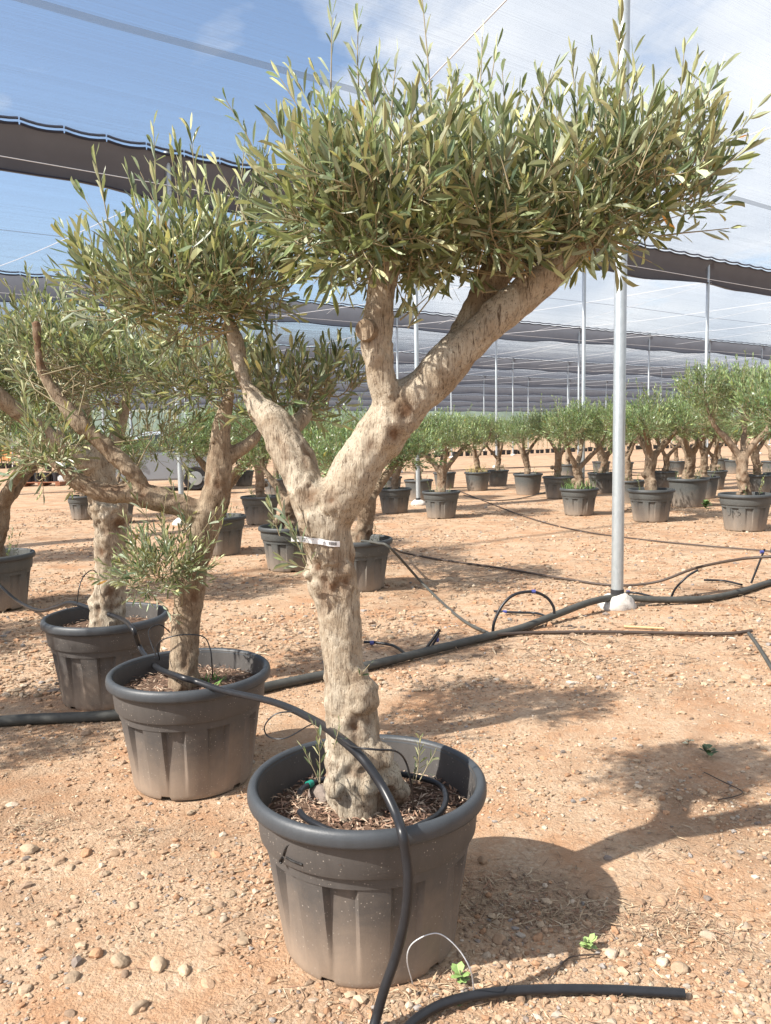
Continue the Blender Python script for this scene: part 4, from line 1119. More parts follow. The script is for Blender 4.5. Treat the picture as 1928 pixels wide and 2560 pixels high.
BACK = [  # px, front-base py, proto, plain, scale, rotation, tall, special label
    (987, 1284, 0, 0, .95, .3, .95, 'olive tree in a ribbed pot just left of the slim pole with the white footing'), (1103.5, 1297, 1, 0, .97, 2.0, .97, 'olive tree in a ribbed pot just right of the slim pole with the white footing'), (1047, 1252, 2, 1, .95, 1.1, 1., 'olive tree in a smooth pot directly behind the slim pole with the white footing'), (1112, 1222, 3, 1, .9, .5, 1., None),
    (1194, 1227, 4, 1, .98, 2.7, 1., 'olive tree in a smooth grey pot with dry yellow grass at its foot'), (1245, 1215, 5, 1, .9, 4.0, 1., None), (1320, 1237, 0, 1, 1.02, 3.3, .98, 'olive tree in a smooth pot between the dry-grass pot and the green-grass pot'), (975, 1237, 4, 1, .9, 5.0, 1., None),
    (1395, 1247, 3, 0, 1., 4.4, 1., 'olive tree in a ribbed pot half hidden behind the green-grass pot'), (1447.4, 1289.5, 5, 0, .98, .2, 1.02, 'olive tree in a ribbed pot with tall green grass around its trunk'), (1626.7, 1306, 2, 0, 1.08, 4.7, 1., 'three-limbed olive tree in a ribbed pot right beside the tall pole'),
    (1862, 1329, 4, 0, 1.1, 1.45, 1.12, 'large olive tree in a ribbed pot with handwritten number on its side'), (1719, 1268, 1, 1, 1.12, 5.6, 1.02, 'bushy olive tree in an extra wide smooth oval pot'),
    (1758, 1246, 3, 1, .95, 2.2, 1., 'olive tree in a smooth pot tucked behind the extra wide oval pot'), (1572, 1258, 0, 1, .95, 1.9, 1., 'olive tree in a smooth pot directly behind the tall near pole'), (1505, 1233, 1, 0, 1., .9, 1.02, 'olive tree in a ribbed pot standing between the green-grass pot and the tall pole'), (1783, 1224, 5, 0, .95, 3.6, 1., None), (1660, 1226, 4, 0, .95, 4.1, 1., None),
    (1893, 1240, 2, 1, .95, .6, 1.03, 'olive tree in a smooth pot right behind the pot with the handwritten number'), (1945, 1234, 0, 0, .95, 5.3, 1.03, None), (1835, 1184, 3, 1, .9, 1.4, 1., None), (1798, 1178, 1, 1, .9, 2.9, 1., None), (1503, 1186, 2, 1, .9, .1, 1., None), (1560, 1190, 5, 1, .9, 2.5, 1., None),
    (1690, 1186, 0, 1, .9, 3.9, 1., None), (1930, 1190, 4, 1, .95, 1.0, 1., None), (1420, 1196, 3, 1, .9, 5.8, 1., None),
    (653, 1312, 3, 0, .97, 2.4, 1., 'olive tree in a ribbed pot seen between the brown trunk and the big pale fork'), (551, 1390, 1, 0, 1., .8, .95, 'olive tree in a ribbed pot half hidden by the brown trunk of the long-branched tree'), (727, 1430, 5, 0, 1., 1.7, .92, 'olive tree in a pale ribbed pot just left of the big pale trunk'),
    (895, 1481, 2, 0, 1., 3.0, .88, 'dark gnarled olive tree in a ribbed pot just right of the big pale trunk'), (692, 1246, 0, 0, .95, 1.2, 1., 'olive tree in a ribbed pot with short green grass left of the big pale fork'), (860, 1214, 4, 1, .85, .4, 1.0, 'olive tree in a small smooth pot framed by the big pale fork'), (775, 1205, 1, 1, .9, 2.2, 1., None),
    (213, 1299, 0, 0, .9, 4.2, .92, 'olive tree in a ribbed pot in front of the parked grey car'), (300, 1309, 5, 0, .8, .7, .95, 'olive tree in a ribbed pot hidden behind the stout pale trunk'),
    (540, 1235, 2, 0, .95, 5.1, 1., None), (610, 1215, 4, 0, .95, .2, 1., None)]
BACKOBJ = {}
for (px, py, pr, pln, sc, rz, tall, lab) in BACK:
    g = ground(px, py); d = nrm(np.array([g[0], g[1]])); c = g[:2] + d * .25 * sc
    if lab is None: o = back_tree(c[0], c[1], pr, rz, L_PLN if pln else L_RIB, G_PLN if pln else G_RIB, bool(pln), sc, tall)
    else: o = back_tree(c[0], c[1], pr, rz, lab, None, bool(pln), sc, tall)
    BACKOBJ[(px, py)] = o
# the trees at the frame's edges and the neighbours of the row to the left, whose shade falls into view
back_tree(FOURTH[0], FOURTH[1], 1, 1.0, 'olive tree in a ribbed pot cut by the picture edge, hose lying over its rim', None, False, 1.0, 1.05)
back_tree(RIGHTP[0], RIGHTP[1], 3, 2.0, 'olive tree in a ribbed pot at the right edge beside the fat pipe', None, False, 1.0, 1.05).location.x += .02
for i, (x, y, pr) in enumerate([(-3.6, 3.35, 0), (-4.7, 5.2, 2), (-5.6, 9.2, 5), (-6.2, 7.0, 3)]):
    back_tree(x, y, pr, i * 1.3, 'olive tree in a ribbed pot in the next row, shading the gravel', 'row of potted olives to the left', False, 1.0, 1.1)

# grass tufts in two of the background pots
def grass_tuft(c, r, n, h, col, name='grass_tuft', parent=None, seed=0):
    rng = np.random.default_rng(seed); V = []; Q = []; T = []
    for i in range(n):
        a = rng.uniform(0, 6.28); rr = r * math.sqrt(rng.random()); p = np.array([c[0] + rr * math.cos(a), c[1] + rr * math.sin(a), c[2]])
        L = h * rng.uniform(.5, 1.2); d = nrm(np.array([rng.normal(0, .3), rng.normal(0, .3), 1])); s = nrm(np.cross(d, rng.normal(0, 1, 3))) * rng.uniform(.003, .005)
        m = p + d * L * .55; e = p + d * L + np.array([rng.normal(0, .2) * L, rng.normal(0, .2) * L, -.05 * L]); b = len(V)
        V += [p - s, p + s, m - s * .8, m + s * .8, e]; Q += [(b, b + 1, b + 3), (b, b + 3, b + 2), (b + 2, b + 3, b + 4)]
        T += [np.array(col) * rng.uniform(.7, 1.3)] * 5
    return link(name, np_mesh(name, np.array(V), np.array(Q), MAT['weed'], np.array(T)), parent)
o = BACKOBJ[(1447.4, 1289.5)]; g_ = grass_tuft((0, 0, .40), .27, 170, .24, (.12, .20, .06), 'grass', o, 1); g_['kind'] = 'stuff'
o = BACKOBJ[(1194, 1227)]; g_ = grass_tuft((0, 0, .40), .27, 130, .30, (.42, .36, .13), 'grass', o, 2); g_['kind'] = 'stuff'
g_ = grass_tuft((0, 0, .40), .25, 90, .22, (.10, .18, .05), 'grass', BACKOBJ[(692, 1246)], 3); g_['kind'] = 'stuff'
# handwritten number on the big right-hand background pot
o = BACKOBJ[(1862, 1329)]
def pot_surface(root, sc, px, py, lift=.004):
    """point where the view ray meets the pot's tapering wall"""
    c = np.array(root.location[:]); d = ray(px, py)
    best = None
    for t in np.linspace(.5, 20, 6000):
        p = np.array([0, 0, CH]) + d * t; z = p[2] / sc
        if z < 0 or z > .45: continue
        r = (.2465 + (.2945 - .2465) * z / .3335) if z < .334 else .312
        if np.hypot(p[0] - c[0], p[1] - c[1]) <= r * sc + lift: best = p; break
    return best
def strokes(name, root, sc, lists, r, mat_, lift=.003):
    P = Poly()
    for pts in lists:
        q = [pot_surface(root, sc, a, b, lift) for a, b in pts]; q = [x for x in q if x is not None]
        if len(q) > 1: P.tube(catmull(np.array(q) - np.array(root.location[:]), 12), r, 6)
    me = P.mesh(name, mat_, 60)
    ob = link(name, me, root); ob.rotation_euler = (0, 0, -root.rotation_euler[2]); return ob
sx_, sy_ = 138 / 1666, 110 / 1328
def zz1(pts): return [(1790 + a * sx_, 1230 + b * sy_) for a, b in pts]
strokes('handwritten_number', o, 1.1, [zz1([(430, 470), (440, 640), (420, 700), (365, 715)]), zz1([(470, 600), (530, 585), (505, 680), (505, 790)]), zz1([(690, 600), (625, 590), (615, 540)]),
                                       zz1([(660, 610), (740, 640), (700, 715), (590, 725)])], .0024, MAT['ink'], .004)

# ------------------------------------------------------------------ sapling rows far behind
def sapling_proto(seed):
    rng = np.random.default_rng(seed); fol = Foliage(rng)
    stem = [np.array([0, 0, .2]), np.array([rng.normal(0, .02), rng.normal(0, .02), .9]), np.array([rng.normal(0, .04), rng.normal(0, .04), 1.7])]
    for i in range(34):
        z = rng.uniform(.75, 1.8); a = rng.uniform(0, 6.28); fol.shoot(np.array([0, 0, z]), (math.cos(a), math.sin(a), .9), rng.uniform(.15, .34), .05, .075, .9, .3, .003, width=.36)
    return fol.mesh('crown', (0, 0, 0), None, True), Poly().tube(catmull(stem, 7), .011, 5).mesh('stem', MAT['twig'], 60)
SAP = [sapling_proto(500 + i) for i in range(4)]
SAP_POT = Poly().lathe([(.13, 0), (.155, .25), (.165, .25), (.165, .275), (.15, .275), (.145, .22)], 14).mesh('pot', MAT['dark'], 40)
SAP_CANE = Poly().tube([(.03, .02, .15), (.035, .02, 1.0), (.03, .03, 1.75)], .010, 5).mesh('cane', MAT['cane'], 60)
rs_ = np.random.default_rng(77)
P0, P1 = ground(790, 1154)[:2], ground(1376, 1132)[:2]
dirS = nrm(P1 - P0); nS = np.array([-dirS[1], dirS[0]])
def sapling(c, i, label, group):
    root = empty('young_olive_sapling', (c[0], c[1], 0), rs_.uniform(0, 6.28))
    a, b = SAP[i % 4]
    link('pot', SAP_POT, root); link('cane', SAP_CANE, root); link('stem', b, root); k = link('crown', a, root); k['kind'] = 'stuff'
    s = rs_.uniform(.85, 1.12); root.scale = (s, s, s)
    tag(root, label, 'sapling', group)
i = 0
for s in np.arange(-14, 40, .52):
    q = P0 + dirS * s
    if abs(q[0]) > .52 * q[1]: continue
    sapling(q + rs_.normal(0, .05, 2), i, 'young caned olive sapling in a small black pot in the far nursery row', 'far row of caned saplings'); i += 1
# saplings by the far left, standing in front of the mound
g0, g1 = ground(-10, 1172)[:2], ground(120, 1168)[:2]
for t in np.linspace(0, 1, 9):
    sapling(g0 * (1 - t) + g1 * t, i, 'young olive sapling in the short row near the parked cars', 'short row of saplings near the cars'); i += 1
# the rows behind the first read as one mass
V_, F_, T_ = [], [], []
rows_rng = np.random.default_rng(78); cnt = 0
fm = SAP[0][0]; 
allco = []
for mi in range(4):
    me = SAP[mi][0]; co = np.empty(len(me.vertices) * 3, np.float32); me.vertices.foreach_get('co', co)
    fi = np.empty(len(me.loops), np.int32); me.loops.foreach_get('vertex_index', fi)
    ti = np.empty(len(me.vertices) * 4, np.float32); me.color_attributes['tint'].data.foreach_get('color', ti)
    allco.append((co.reshape(-1, 3), fi.reshape(-1, 3), ti.reshape(-1, 4)[:, :3]))
off = 0
for row in range(1, 4):
    for s in np.arange(-18, 46, .9):
        q = P0 + dirS * s + nS * row * 1.6
        if abs(q[0]) > .52 * q[1]: continue
        co, fi, ti = allco[rows_rng.integers(0, 4)]; a = rows_rng.uniform(0, 6.28); c, sn = math.cos(a), math.sin(a)
        W_ = np.stack([co[:, 0] * c - co[:, 1] * sn + q[0], co[:, 0] * sn + co[:, 1] * c + q[1], co[:, 2] * rows_rng.uniform(.95, 1.2)], -1)
        V_.append(W_); F_.append(fi + off); T_.append(ti); off += len(co)
tag(link('sapling_rows', np_mesh('sapling_rows', np.vstack(V_), np.vstack(F_), MAT['leaf'], np.vstack(T_))), 'dense mass of young olive saplings behind the far caned row', 'saplings', None, 'stuff')

# ------------------------------------------------------------------ parked cars, pallet, crates and mound at the far left
def car(loc, rz, paint, roofpaint, label):
    root = empty('parked_car', loc, rz)      # nose towards -x
    w = .86
    body = [(-2.12, .42), (-2.16, .62), (-2.10, .80), (-1.95, .92), (-1.05, 1.02), (-.75, 1.06), (2.0, 1.06), (2.10, .90), (2.14, .45), (1.9, .30), (-1.9, .28)]
    Poly().prism(body, -w, w).obj('body', paint, root, bevel=.05, smooth=40)
    cabin = [(-.80, 1.05), (-.12, 1.56), (.10, 1.62), (1.55, 1.64), (1.72, 1.58), (2.02, 1.05)]
    Poly().prism(cabin, -w + .09, w - .09).obj('cabin', roofpaint, root, bevel=.04, smooth=40)
    for s in (-1, 1):
        y0 = s * (w - .088); y1 = s * (w - .075)
        for pts in ([(-.60, 1.09), (-.08, 1.50), (.42, 1.54), (.42, 1.09)], [(.50, 1.09), (.50, 1.54), (1.50, 1.55), (1.78, 1.09)]):
            Poly().prism(pts, min(y0, y1), max(y0, y1)).obj('side_window', MAT['glass'], root)
        Poly().box(-.60, -.50, min(s * w, s * (w + .16)), max(s * w, s * (w + .16)), 1.06, 1.20).obj('wing_mirror', paint, root, bevel=.02)
        hp = Poly(); hp.add([(-2.15, s * .50, .70), (-2.02, s * .82, .72), (-1.98, s * .82, .86), (-2.11, s * .50, .82), (-2.20, s * .50, .70), (-2.09, s * .875, .72), (-2.05, s * .875, .86), (-2.16, s * .50, .82)],
                        [(0, 1, 2, 3), (4, 5, 6, 7), (0, 1, 5, 4), (1, 2, 6, 5), (2, 3, 7, 6), (3, 0, 4, 7)]); hp.obj('headlight', MAT['lamp'], root)
        for x in (-1.32, 1.30):
            tire = Poly().lathe([(.20, -.10), (.30, -.11), (.335, -.07), (.335, .07), (.30, .11), (.20, .10)], 28, True).obj('wheel', MAT['dark'], root, smooth=40, loc=(x, s * (w - .08), .335))
            tire.rotation_euler = (math.pi / 2, 0, 0)
            Poly().lathe([(.03, .125), (.19, .118), (.205, -.118), (.05, -.125)], 20, True).obj('rim', MAT['steel'], tire, smooth=40)
    ws = Poly(); ws.add([(-.79, -.70, 1.075), (-.79, .70, 1.075), (-.15, .62, 1.555), (-.15, -.62, 1.555), (-.815, -.70, 1.08), (-.815, .70, 1.08), (-.175, .62, 1.57), (-.175, -.62, 1.57)],
                        [(0, 1, 2, 3), (4, 5, 6, 7), (0, 1, 5, 4), (1, 2, 6, 5), (2, 3, 7, 6), (3, 0, 4, 7)]); ws.obj('windscreen', MAT['glass'], root)
    Poly().box(-2.24, -2.05, -.84, .84, .34, .50).obj('bumper', MAT['lamp'], root, bevel=.03)
    gr = Poly().box(-2.20, -2.12, -.44, .44, .52, .80).obj('grille', MAT['dark'], root)
    for i in range(4): Poly().box(-2.215, -2.20, -.42, .42, .545 + i * .065, .565 + i * .065).obj('slat', MAT['steel'], gr)
    tag(root, label, 'car'); return root
g = ground(150, 1234); car((g[0] + 2.1, g[1] + .95, 0), math.radians(13), MAT['carpaint'], MAT['carwhite'], 'silver grey car with pale roof parked behind the stout pale trunk')
g = ground(60, 1140); car((g[0] + 2.0, g[1] + 2, 0), math.radians(-12), MAT['carwhite'], MAT['carwhite'], 'pale blue car parked far off beside the orange crates')
g = ground(88, 1216)
root = empty('pallet', (g[0] + .1, g[1] + .5, 0), .1); tag(root, 'reddish wooden pallet carrying small black pots near the grey car', 'pallet')
for k in range(5): Poly().box(-.6, .6, -.48 + k * .21, -.36 + k * .21, .105, .125).obj('deck_board', MAT['pallet'], root)
for k in range(3): Poly().box(-.6 + k * .53, -.46 + k * .53, -.48, .48, .01, .1049).obj('bearer', MAT['pallet'], root)
pallet_loc = root.location
for k in range(8):
    o = link('nursery_pot', SAP_POT, None, (pallet_loc.x - .42 + (k % 4) * .28 , pallet_loc.y - .18 + (k // 4) * .36 + (k % 4) * .03, .1255)); o.scale = (.8, .8, 1.0)
    tag(o, 'small black nursery pot standing on the reddish pallet', 'pot', 'pots on the pallet')
g = ground(118, 1150)
for k, (dx, dz) in enumerate([(0, 0), (.62, 0), (0, .42), (.62, .42), (.05, .84), (-.6, 0), (-.6, .42)]):
    c = empty('crate', (g[0] - 2.6 + dx, g[1] - 1.5, dz)); tag(c, 'orange slatted crate in the stack by the grey mound', 'crate', 'stack of orange crates')
    for zc in (.02, .15, .28):
        for (x0, x1, y0, y1) in ((-.29, .29, -.2, -.18), (-.29, .29, .18, .2), (-.29, -.27, -.179, .179), (.27, .29, -.179, .179)):
            Poly().box(x0, x1, y0, y1, zc, zc + .11).obj('slat', MAT['crate'], c)
    for (x, y) in ((-.25, -.16), (.25, -.16), (-.25, .16), (.25, .16)): Poly().box(x - .02, x + .02, y - .0195, y + .0195, .001, .41).obj('corner_post', MAT['crate'], c)
    Poly().box(-.268, .268, -.178, .178, .005, .019).obj('base', MAT['crate'], c)
g = ground(20, 1122)
V_ = []; nx, ny = 40, 14
for jj in range(ny):
    for ii in range(nx):
        x, y = (ii / (nx - 1) * 2 - 1), (jj / (ny - 1) * 2 - 1); r = math.sqrt(x * x + y * y)
        V_.append((x * 7, y * 2.2, max(-.1, 2.0 * (1 - r ** 2) + .35 * noise.noise((x * 6, y * 3, 1)))))
Q_ = [(jj * nx + ii, jj * nx + ii + 1, (jj + 1) * nx + ii + 1, (jj + 1) * nx + ii) for jj in range(ny - 1) for ii in range(nx - 1)]
o = link('earth_mound', np_mesh('earth_mound', np.array(V_), np.array(Q_), MAT['mound'], smooth=True), None, (g[0] - 2.5, g[1] + 6, 0)); tag(o, None, None, None, 'structure')

# ------------------------------------------------------------------ irrigation pipes and hoses
def gp(px, py, z=0.): return ground(px, py, z)
PR = .0275
def pipe_pts(lst, r): return [gp(a, b, r + dz) for a, b, dz in lst]
main_pipe = empty('irrigation_pipe', tuple(gp(1200, 1600))); tag(main_pipe, 'fat black main irrigation pipe snaking across the yard past the pole footing', 'pipe')
off_ = -np.array(main_pipe.location[:])
P_main = pipe_pts([(-260, 1838, 0), (0, 1803, 0), (280, 1788, .0), (480, 1760, .0), (690, 1712, 0), (930, 1662, 0), (1080, 1625, 0), (1200, 1596, 0), (1300, 1571, 0), (1400, 1533, .03), (1480, 1504, .06), (1545, 1494, .05), (1640, 1499, .02), (1760, 1497, .0), (1850, 1480, 0), (1928, 1455, .0), (2100, 1410, 0)], PR)
hose_obj('pipe', np.array(P_main) + off_, PR, MAT['pipe'], main_pipe, 160, 14)
# saddles, risers and their short tubes on the main pipe
def riser(lst, r, name='riser_tube', m='hose'):
    return hose_obj(name, np.array([gp(a, b, z) if not isinstance(z, str) else None for a, b, z in lst]) + off_, r, MAT[m], main_pipe, 30, 8)
def up_from(px, py, pts, r, m='hose', name='riser_tube'):
    """curve standing in the vertical plane through a ground point facing the viewer"""
    y = gp(px, py)[1]
    return hose_obj(name, np.array([at_y(a, b, y + dy) for a, b, dy in pts]) + off_, r, MAT[m], main_pipe, 30, 8)
up_from(1230, 1585, [(1232, 1583, 0), (1236, 1555, 0), (1255, 1515, .02), (1285, 1487, .04), (1330, 1479, .06), (1365, 1492, .08), (1383, 1515, .08), (1386, 1534, .08)], .011)
up_from(1060, 1633, [(1058, 1634, 0), (1072, 1612, 0), (1100, 1573, .02)], .010)
up_from(1075, 1628, [(1072, 1629, 0), (1088, 1602, 0), (1098, 1582, .01)], .008)
up_from(1680, 1497, [(1678, 1494, .0), (1690, 1470, 0), (1720, 1440, 0), (1745, 1425, 0)], .010)
up_from(1878, 1460, [(1878, 1458, 0), (1895, 1415, 0), (1912, 1372, 0)], .010)
hose_obj('riser_tube', np.array([gp(1018, 1638, .03), gp(985, 1615, .02), gp(945, 1607, .02), gp(910, 1605, .02)]) + off_, .010, MAT['hose'], main_pipe, 24, 8)
hose_obj('riser_tube', np.array([gp(1370, 1543, .03), gp(1340, 1533, .02), gp(1290, 1531, .02), gp(1235, 1528, .02)]) + off_, .010, MAT['hose'], main_pipe, 24, 8)
hose_obj('riser_tube', np.array([gp(1640, 1495, .05), gp(1600, 1484, .03), gp(1565, 1480, .03)]) + off_, .010, MAT['hose'], main_pipe, 24, 8)
hose_obj('riser_tube', np.array([gp(1855, 1462, .03), gp(1810, 1452, .02), gp(1760, 1450, .02)]) + off_, .010, MAT['hose'], main_pipe, 24, 8)
for (a, b) in ((1334, 1479), (1262, 1530), (930, 1607), (1092, 1600), (1570, 1480), (1905, 1380)):
    y = gp(a, b + 15)[1]; c = at_y(a, b, min(y, 6.0) if b > 1500 else 6.0)
    c = gp(a, b, .02) if b > 1500 else at_y(a, b, gp(1230, 1585)[1] + .06 if a < 1400 else 7.1)
    Poly().tube([c + off_ - np.array([.014, 0, 0]), c + off_ + np.array([.014, 0, 0])], .015, 8).obj('blue_fitting', MAT['blue'], main_pipe, smooth=40)

def ground_hose(label, pts, r, m, n=60, name='hose'):
    P = [p if isinstance(p, np.ndarray) else gp(p[0], p[1], r + (p[2] if len(p) > 2 else 0)) for p in pts]
    o = hose_obj(name, P, r, MAT[m], None, n, 10); tag(o, label, 'hose'); return o
ground_hose('brown hose lying straight across the earth in front of the pole footing', [(1228, 1588, .02), (1330, 1582), (1500, 1580), (1700, 1583), (1820, 1584), (1880, 1577, .01)], .0125, 'brownhose')
ground_hose('short grey hose end drooping at the right beside the straight brown hose', [(1872, 1583, .01), (1895, 1615), (1920, 1655), (1935, 1680)], .012, 'pipe', 30)
ground_hose('long dark hose curving behind the pole towards the right-hand pot', [at_y(985, 1372, 7.35), (1010, 1382, .06), (1100, 1399), (1250, 1420), (1400, 1445), (1530, 1463), (1640, 1455, .05), at_y(1740, 1420, 7.1), at_y(1850, 1398, 6.5), at_y(1935, 1391, 6.3)], .012, 'brownhose', 80)
ground_hose('grey hose running from the pot rim behind the big trunk down to the fat pipe', [at_y(905, 1352, 7.45), at_y(945, 1358, 7.25), at_y(978, 1372, 7.16), (1060, 1462, .05), (1150, 1545), (1226, 1586, .02)], .012, 'pipe', 50)
ground_hose('thin far hose trailing across the gravel between the background pots and the pole', [(1150, 1228), (1230, 1260), (1330, 1297), (1450, 1327), (1600, 1348), (1760, 1364), (1930, 1378)], .010, 'brownhose', 60)
ground_hose('dark far hose sagging between two background pots', [(1160, 1238), (1220, 1250), (1300, 1246), (1400, 1220)], .010, 'hose', 40)
for k, pts in enumerate([[(480, 1196), (700, 1190), (860, 1178)], [(1000, 1182), (1250, 1170), (1400, 1166)], [(1260, 1183), (1500, 1176), (1800, 1166), (1960, 1160)], [(700, 1172), (850, 1165)], [(1500, 1215), (1650, 1205), (1820, 1200), (1960, 1196)]]):
    ground_hose('thin black hose lying straight along a background pot row', pts, .014, 'hose', 30)['group'] = 'straight hoses of the background rows'

# the hose laid over the near pots
Hr = .0125
top = .474 + Hr
def zpt(px, py, z): return ground(px, py, z)
P_h = [at_y(-120, 1400, 6.9), at_y(-20, 1450, 6.7), at_y(40, 1500, 6.0), at_y(95, 1526, 5.3), at_y(140, 1518, 4.85), zpt(178, 1507, .50), zpt(235, 1524, .50), at_y(300, 1546, 4.30), zpt(332, 1572, .52), at_y(352, 1622, 3.95),
       at_y(392, 1668, 3.55), zpt(445, 1690, .50), zpt(497, 1706, top), zpt(560, 1727, top - .004), at_y(690, 1757, 2.78), at_y(790, 1803, 2.45), at_y(850, 1845, 2.10), at_y(905, 1895, 2.03), at_y(955, 1965, 1.99), at_y(990, 2035, 1.93),
       zpt(1006, 2085, top + .003), at_y(1016, 2140, 1.868), at_y(1021, 2210, 1.862), at_y(1012, 2300, 1.862), at_y(990, 2390, 1.868), at_y(962, 2470, 1.862), at_y(942, 2540, 1.855), at_y(925, 2600, 1.83), at_y(900, 2700, 1.78)]
o = hose_obj('drip_hose', P_h, Hr, MAT['hose'], None, 220, 12); tag(o, 'long black drip hose draped over the rims of the near pots', 'hose')
o = hose_obj('drip_hose', [gp(1000, 2590, Hr), gp(1045, 2545, .02), gp(1120, 2505, .025), gp(1230, 2482, .025), gp(1350, 2474, .02), gp(1500, 2474, Hr), gp(1620, 2479, Hr), gp(1712, 2484, Hr)], .0125, MAT['hose'], None, 70, 12)
tag(o, 'cut black hose end lying on the gravel in front of the big pot', 'hose')
# ring hose inside the main pot, with a green joiner
c = MAIN; ring = []
for a in np.linspace(math.radians(195), math.radians(525), 40):
    rr = .212 + .008 * math.sin(3 * a); ring.append((c[0] + .012 + rr * math.cos(a), c[1] - .02 + rr * .97 * math.sin(a), .409 + .004 * math.sin(5 * a)))
ro = empty('ring_hose', (c[0], c[1], .36)); tag(ro, 'black ring hose with green joiner lying on the soil of the big pot', 'hose')
of2 = -np.array([c[0], c[1], .36])
Poly().tube(np.array(ring) + of2, .0088, 10).obj('tube', MAT['hose'], ro, smooth=60)
gi = ring[1]; gj = ring[2]
q0, q1 = np.array(ring[0]), np.array(ring[1]); dq = nrm(q1 - q0); mid = np.array(zpt(745, 1972, .396))
mid = np.array(ring[int(np.argmin([np.linalg.norm(np.array(r_)[:2] - mid[:2]) for r_ in ring]))]); ii = int(np.argmin([np.linalg.norm(np.array(r_) - mid) for r_ in ring])); dq = nrm(np.array(ring[min(ii + 1, 39)]) - np.array(ring[max(ii - 1, 0)]))
Poly().tube([mid - dq * .010 + of2, mid + dq * .010 + of2], .0112, 12).obj('green_joiner', MAT['greenc'], ro, smooth=40)
# thin drip tubes
def drip(label, pts, r=.0028, m='hose', n=40):
    o = hose_obj('drip_tube', pts, r, MAT[m], None, n, 6); tag(o, label, 'drip tube'); return o
drip('thin black drip tube looping from the hose into the soil of the big pot', [at_y(842, 1842, 2.08), at_y(880, 1866, 2.02), at_y(940, 1874, 2.0), at_y(990, 1878, 2.05), at_y(1015, 1905, 2.08), at_y(1028, 1960, 2.10), zpt(1034, 2025, .37)])
drip('thin grey wire loop standing in front of the big pot', [gp(1032, 2460, .005), at_y(1018, 2400, 1.93), at_y(1030, 2360, 1.91), at_y(1075, 2335, 1.90), at_y(1110, 2340, 1.90), at_y(1150, 2378, 1.90), at_y(1178, 2430, 1.90), gp(1186, 2490, .01)], .0016, 'wire')
drip('thin drip tube looping below the hose between the two nearest pots', [at_y(738, 1778, 2.62), at_y(690, 1785, 2.62), at_y(662, 1815, 2.62), at_y(672, 1842, 2.62), at_y(715, 1845, 2.6), at_y(770, 1815, 2.55), at_y(800, 1805, 2.44)], .0026)
drip('thin black drip tube arching over the second pot', [zpt(400, 1650, .44), at_y(395, 1610, 3.35), at_y(440, 1589, 3.3), at_y(505, 1590, 3.3), at_y(525, 1620, 3.3), at_y(530, 1660, 3.3), zpt(532, 1700, .39)], .0028)
drip('thin black drip tube bent beside the trunk of the second pot', [at_y(390, 1640, 3.3), at_y(372, 1580, 3.35), at_y(400, 1562, 3.4), at_y(430, 1585, 3.42)], .0028)
drip('thin black drip tube arching up from the third pot', [at_y(193, 1508, 4.3), at_y(198, 1470, 4.3), at_y(210, 1440, 4.35), at_y(232, 1425, 4.4), at_y(246, 1440, 4.45)], .003)
drip('bent dry twig lying in the shade right of the big pot', [gp(1760, 1930, .004), gp(1810, 1955, .006), gp(1855, 1978, .006), gp(1840, 1990, .005), gp(1795, 1999, .004)], .0022, 'brownhose')
drip('thin dark twig curving on the gravel near the cut hose end', [gp(1370, 2450, .004), gp(1395, 2420, .012), gp(1430, 2392, .012), gp(1500, 2385, .006)], .0024, 'brownhose')
# bamboo stick in the second pot
o = Poly().tube([zpt(486, 1712, .385), zpt(486, 1712, .385) + np.array([0, 0, .10]), zpt(486, 1712, .385) + np.array([.001, 0.003, .175])], .0055, 8).obj('bamboo_stick', MAT['cane'], None, smooth=50); tag(o, 'short tan bamboo stick standing inside the second pot by the hose', 'stick')
o = Poly().tube([gp(1560, 1566, .008), gp(1660, 1571, .008)], .008, 8).obj('bamboo_stick', MAT['cane'], None, smooth=50); tag(o, 'pale dry cane lying beside the straight brown hose', 'stick')

# bark chips and rocks on the soil of the two nearest pots (parts of the potted trees)
def chips(root, org, n, z, seed, rmax=.29):
    rng = np.random.default_rng(seed); a = rng.uniform(0, 6.283, n); r = rmax * np.sqrt(rng.random(n))
    pos = np.stack([r * np.cos(a), r * np.sin(a), np.full(n, z) + rng.uniform(.006, .022, n) + .018 * (1 - r / rmax)], -1)
    o = link('bark_chips', litter_mesh('bark_chips', pos, rng, .010, .04, .0035, [(.30, .19, .13), (.20, .12, .085), (.40, .29, .21), (.13, .08, .06), (.46, .36, .27)]), root); o['kind'] = 'stuff'
chips(tree1, OM, 2600, .352, 1); chips(tree2, OS, 900, .378, 2); chips(tree3, OT, 400, .378, 3)
for (px, py, s) in ((800, 1990, .036), (880, 1995, .026), (925, 2005, .028), (850, 2000, .022)):
    q = zpt(px, py, .375); me = stones_mesh('rock', np.zeros((1, 3)), np.array([s]), rg, True)
    o = link('lichened_rock', me, None, (q[0], q[1], q[2] - .006)); tag(o, 'rough pale rock half sunk in the soil of the big pot', 'rock', 'rocks in the big pot')

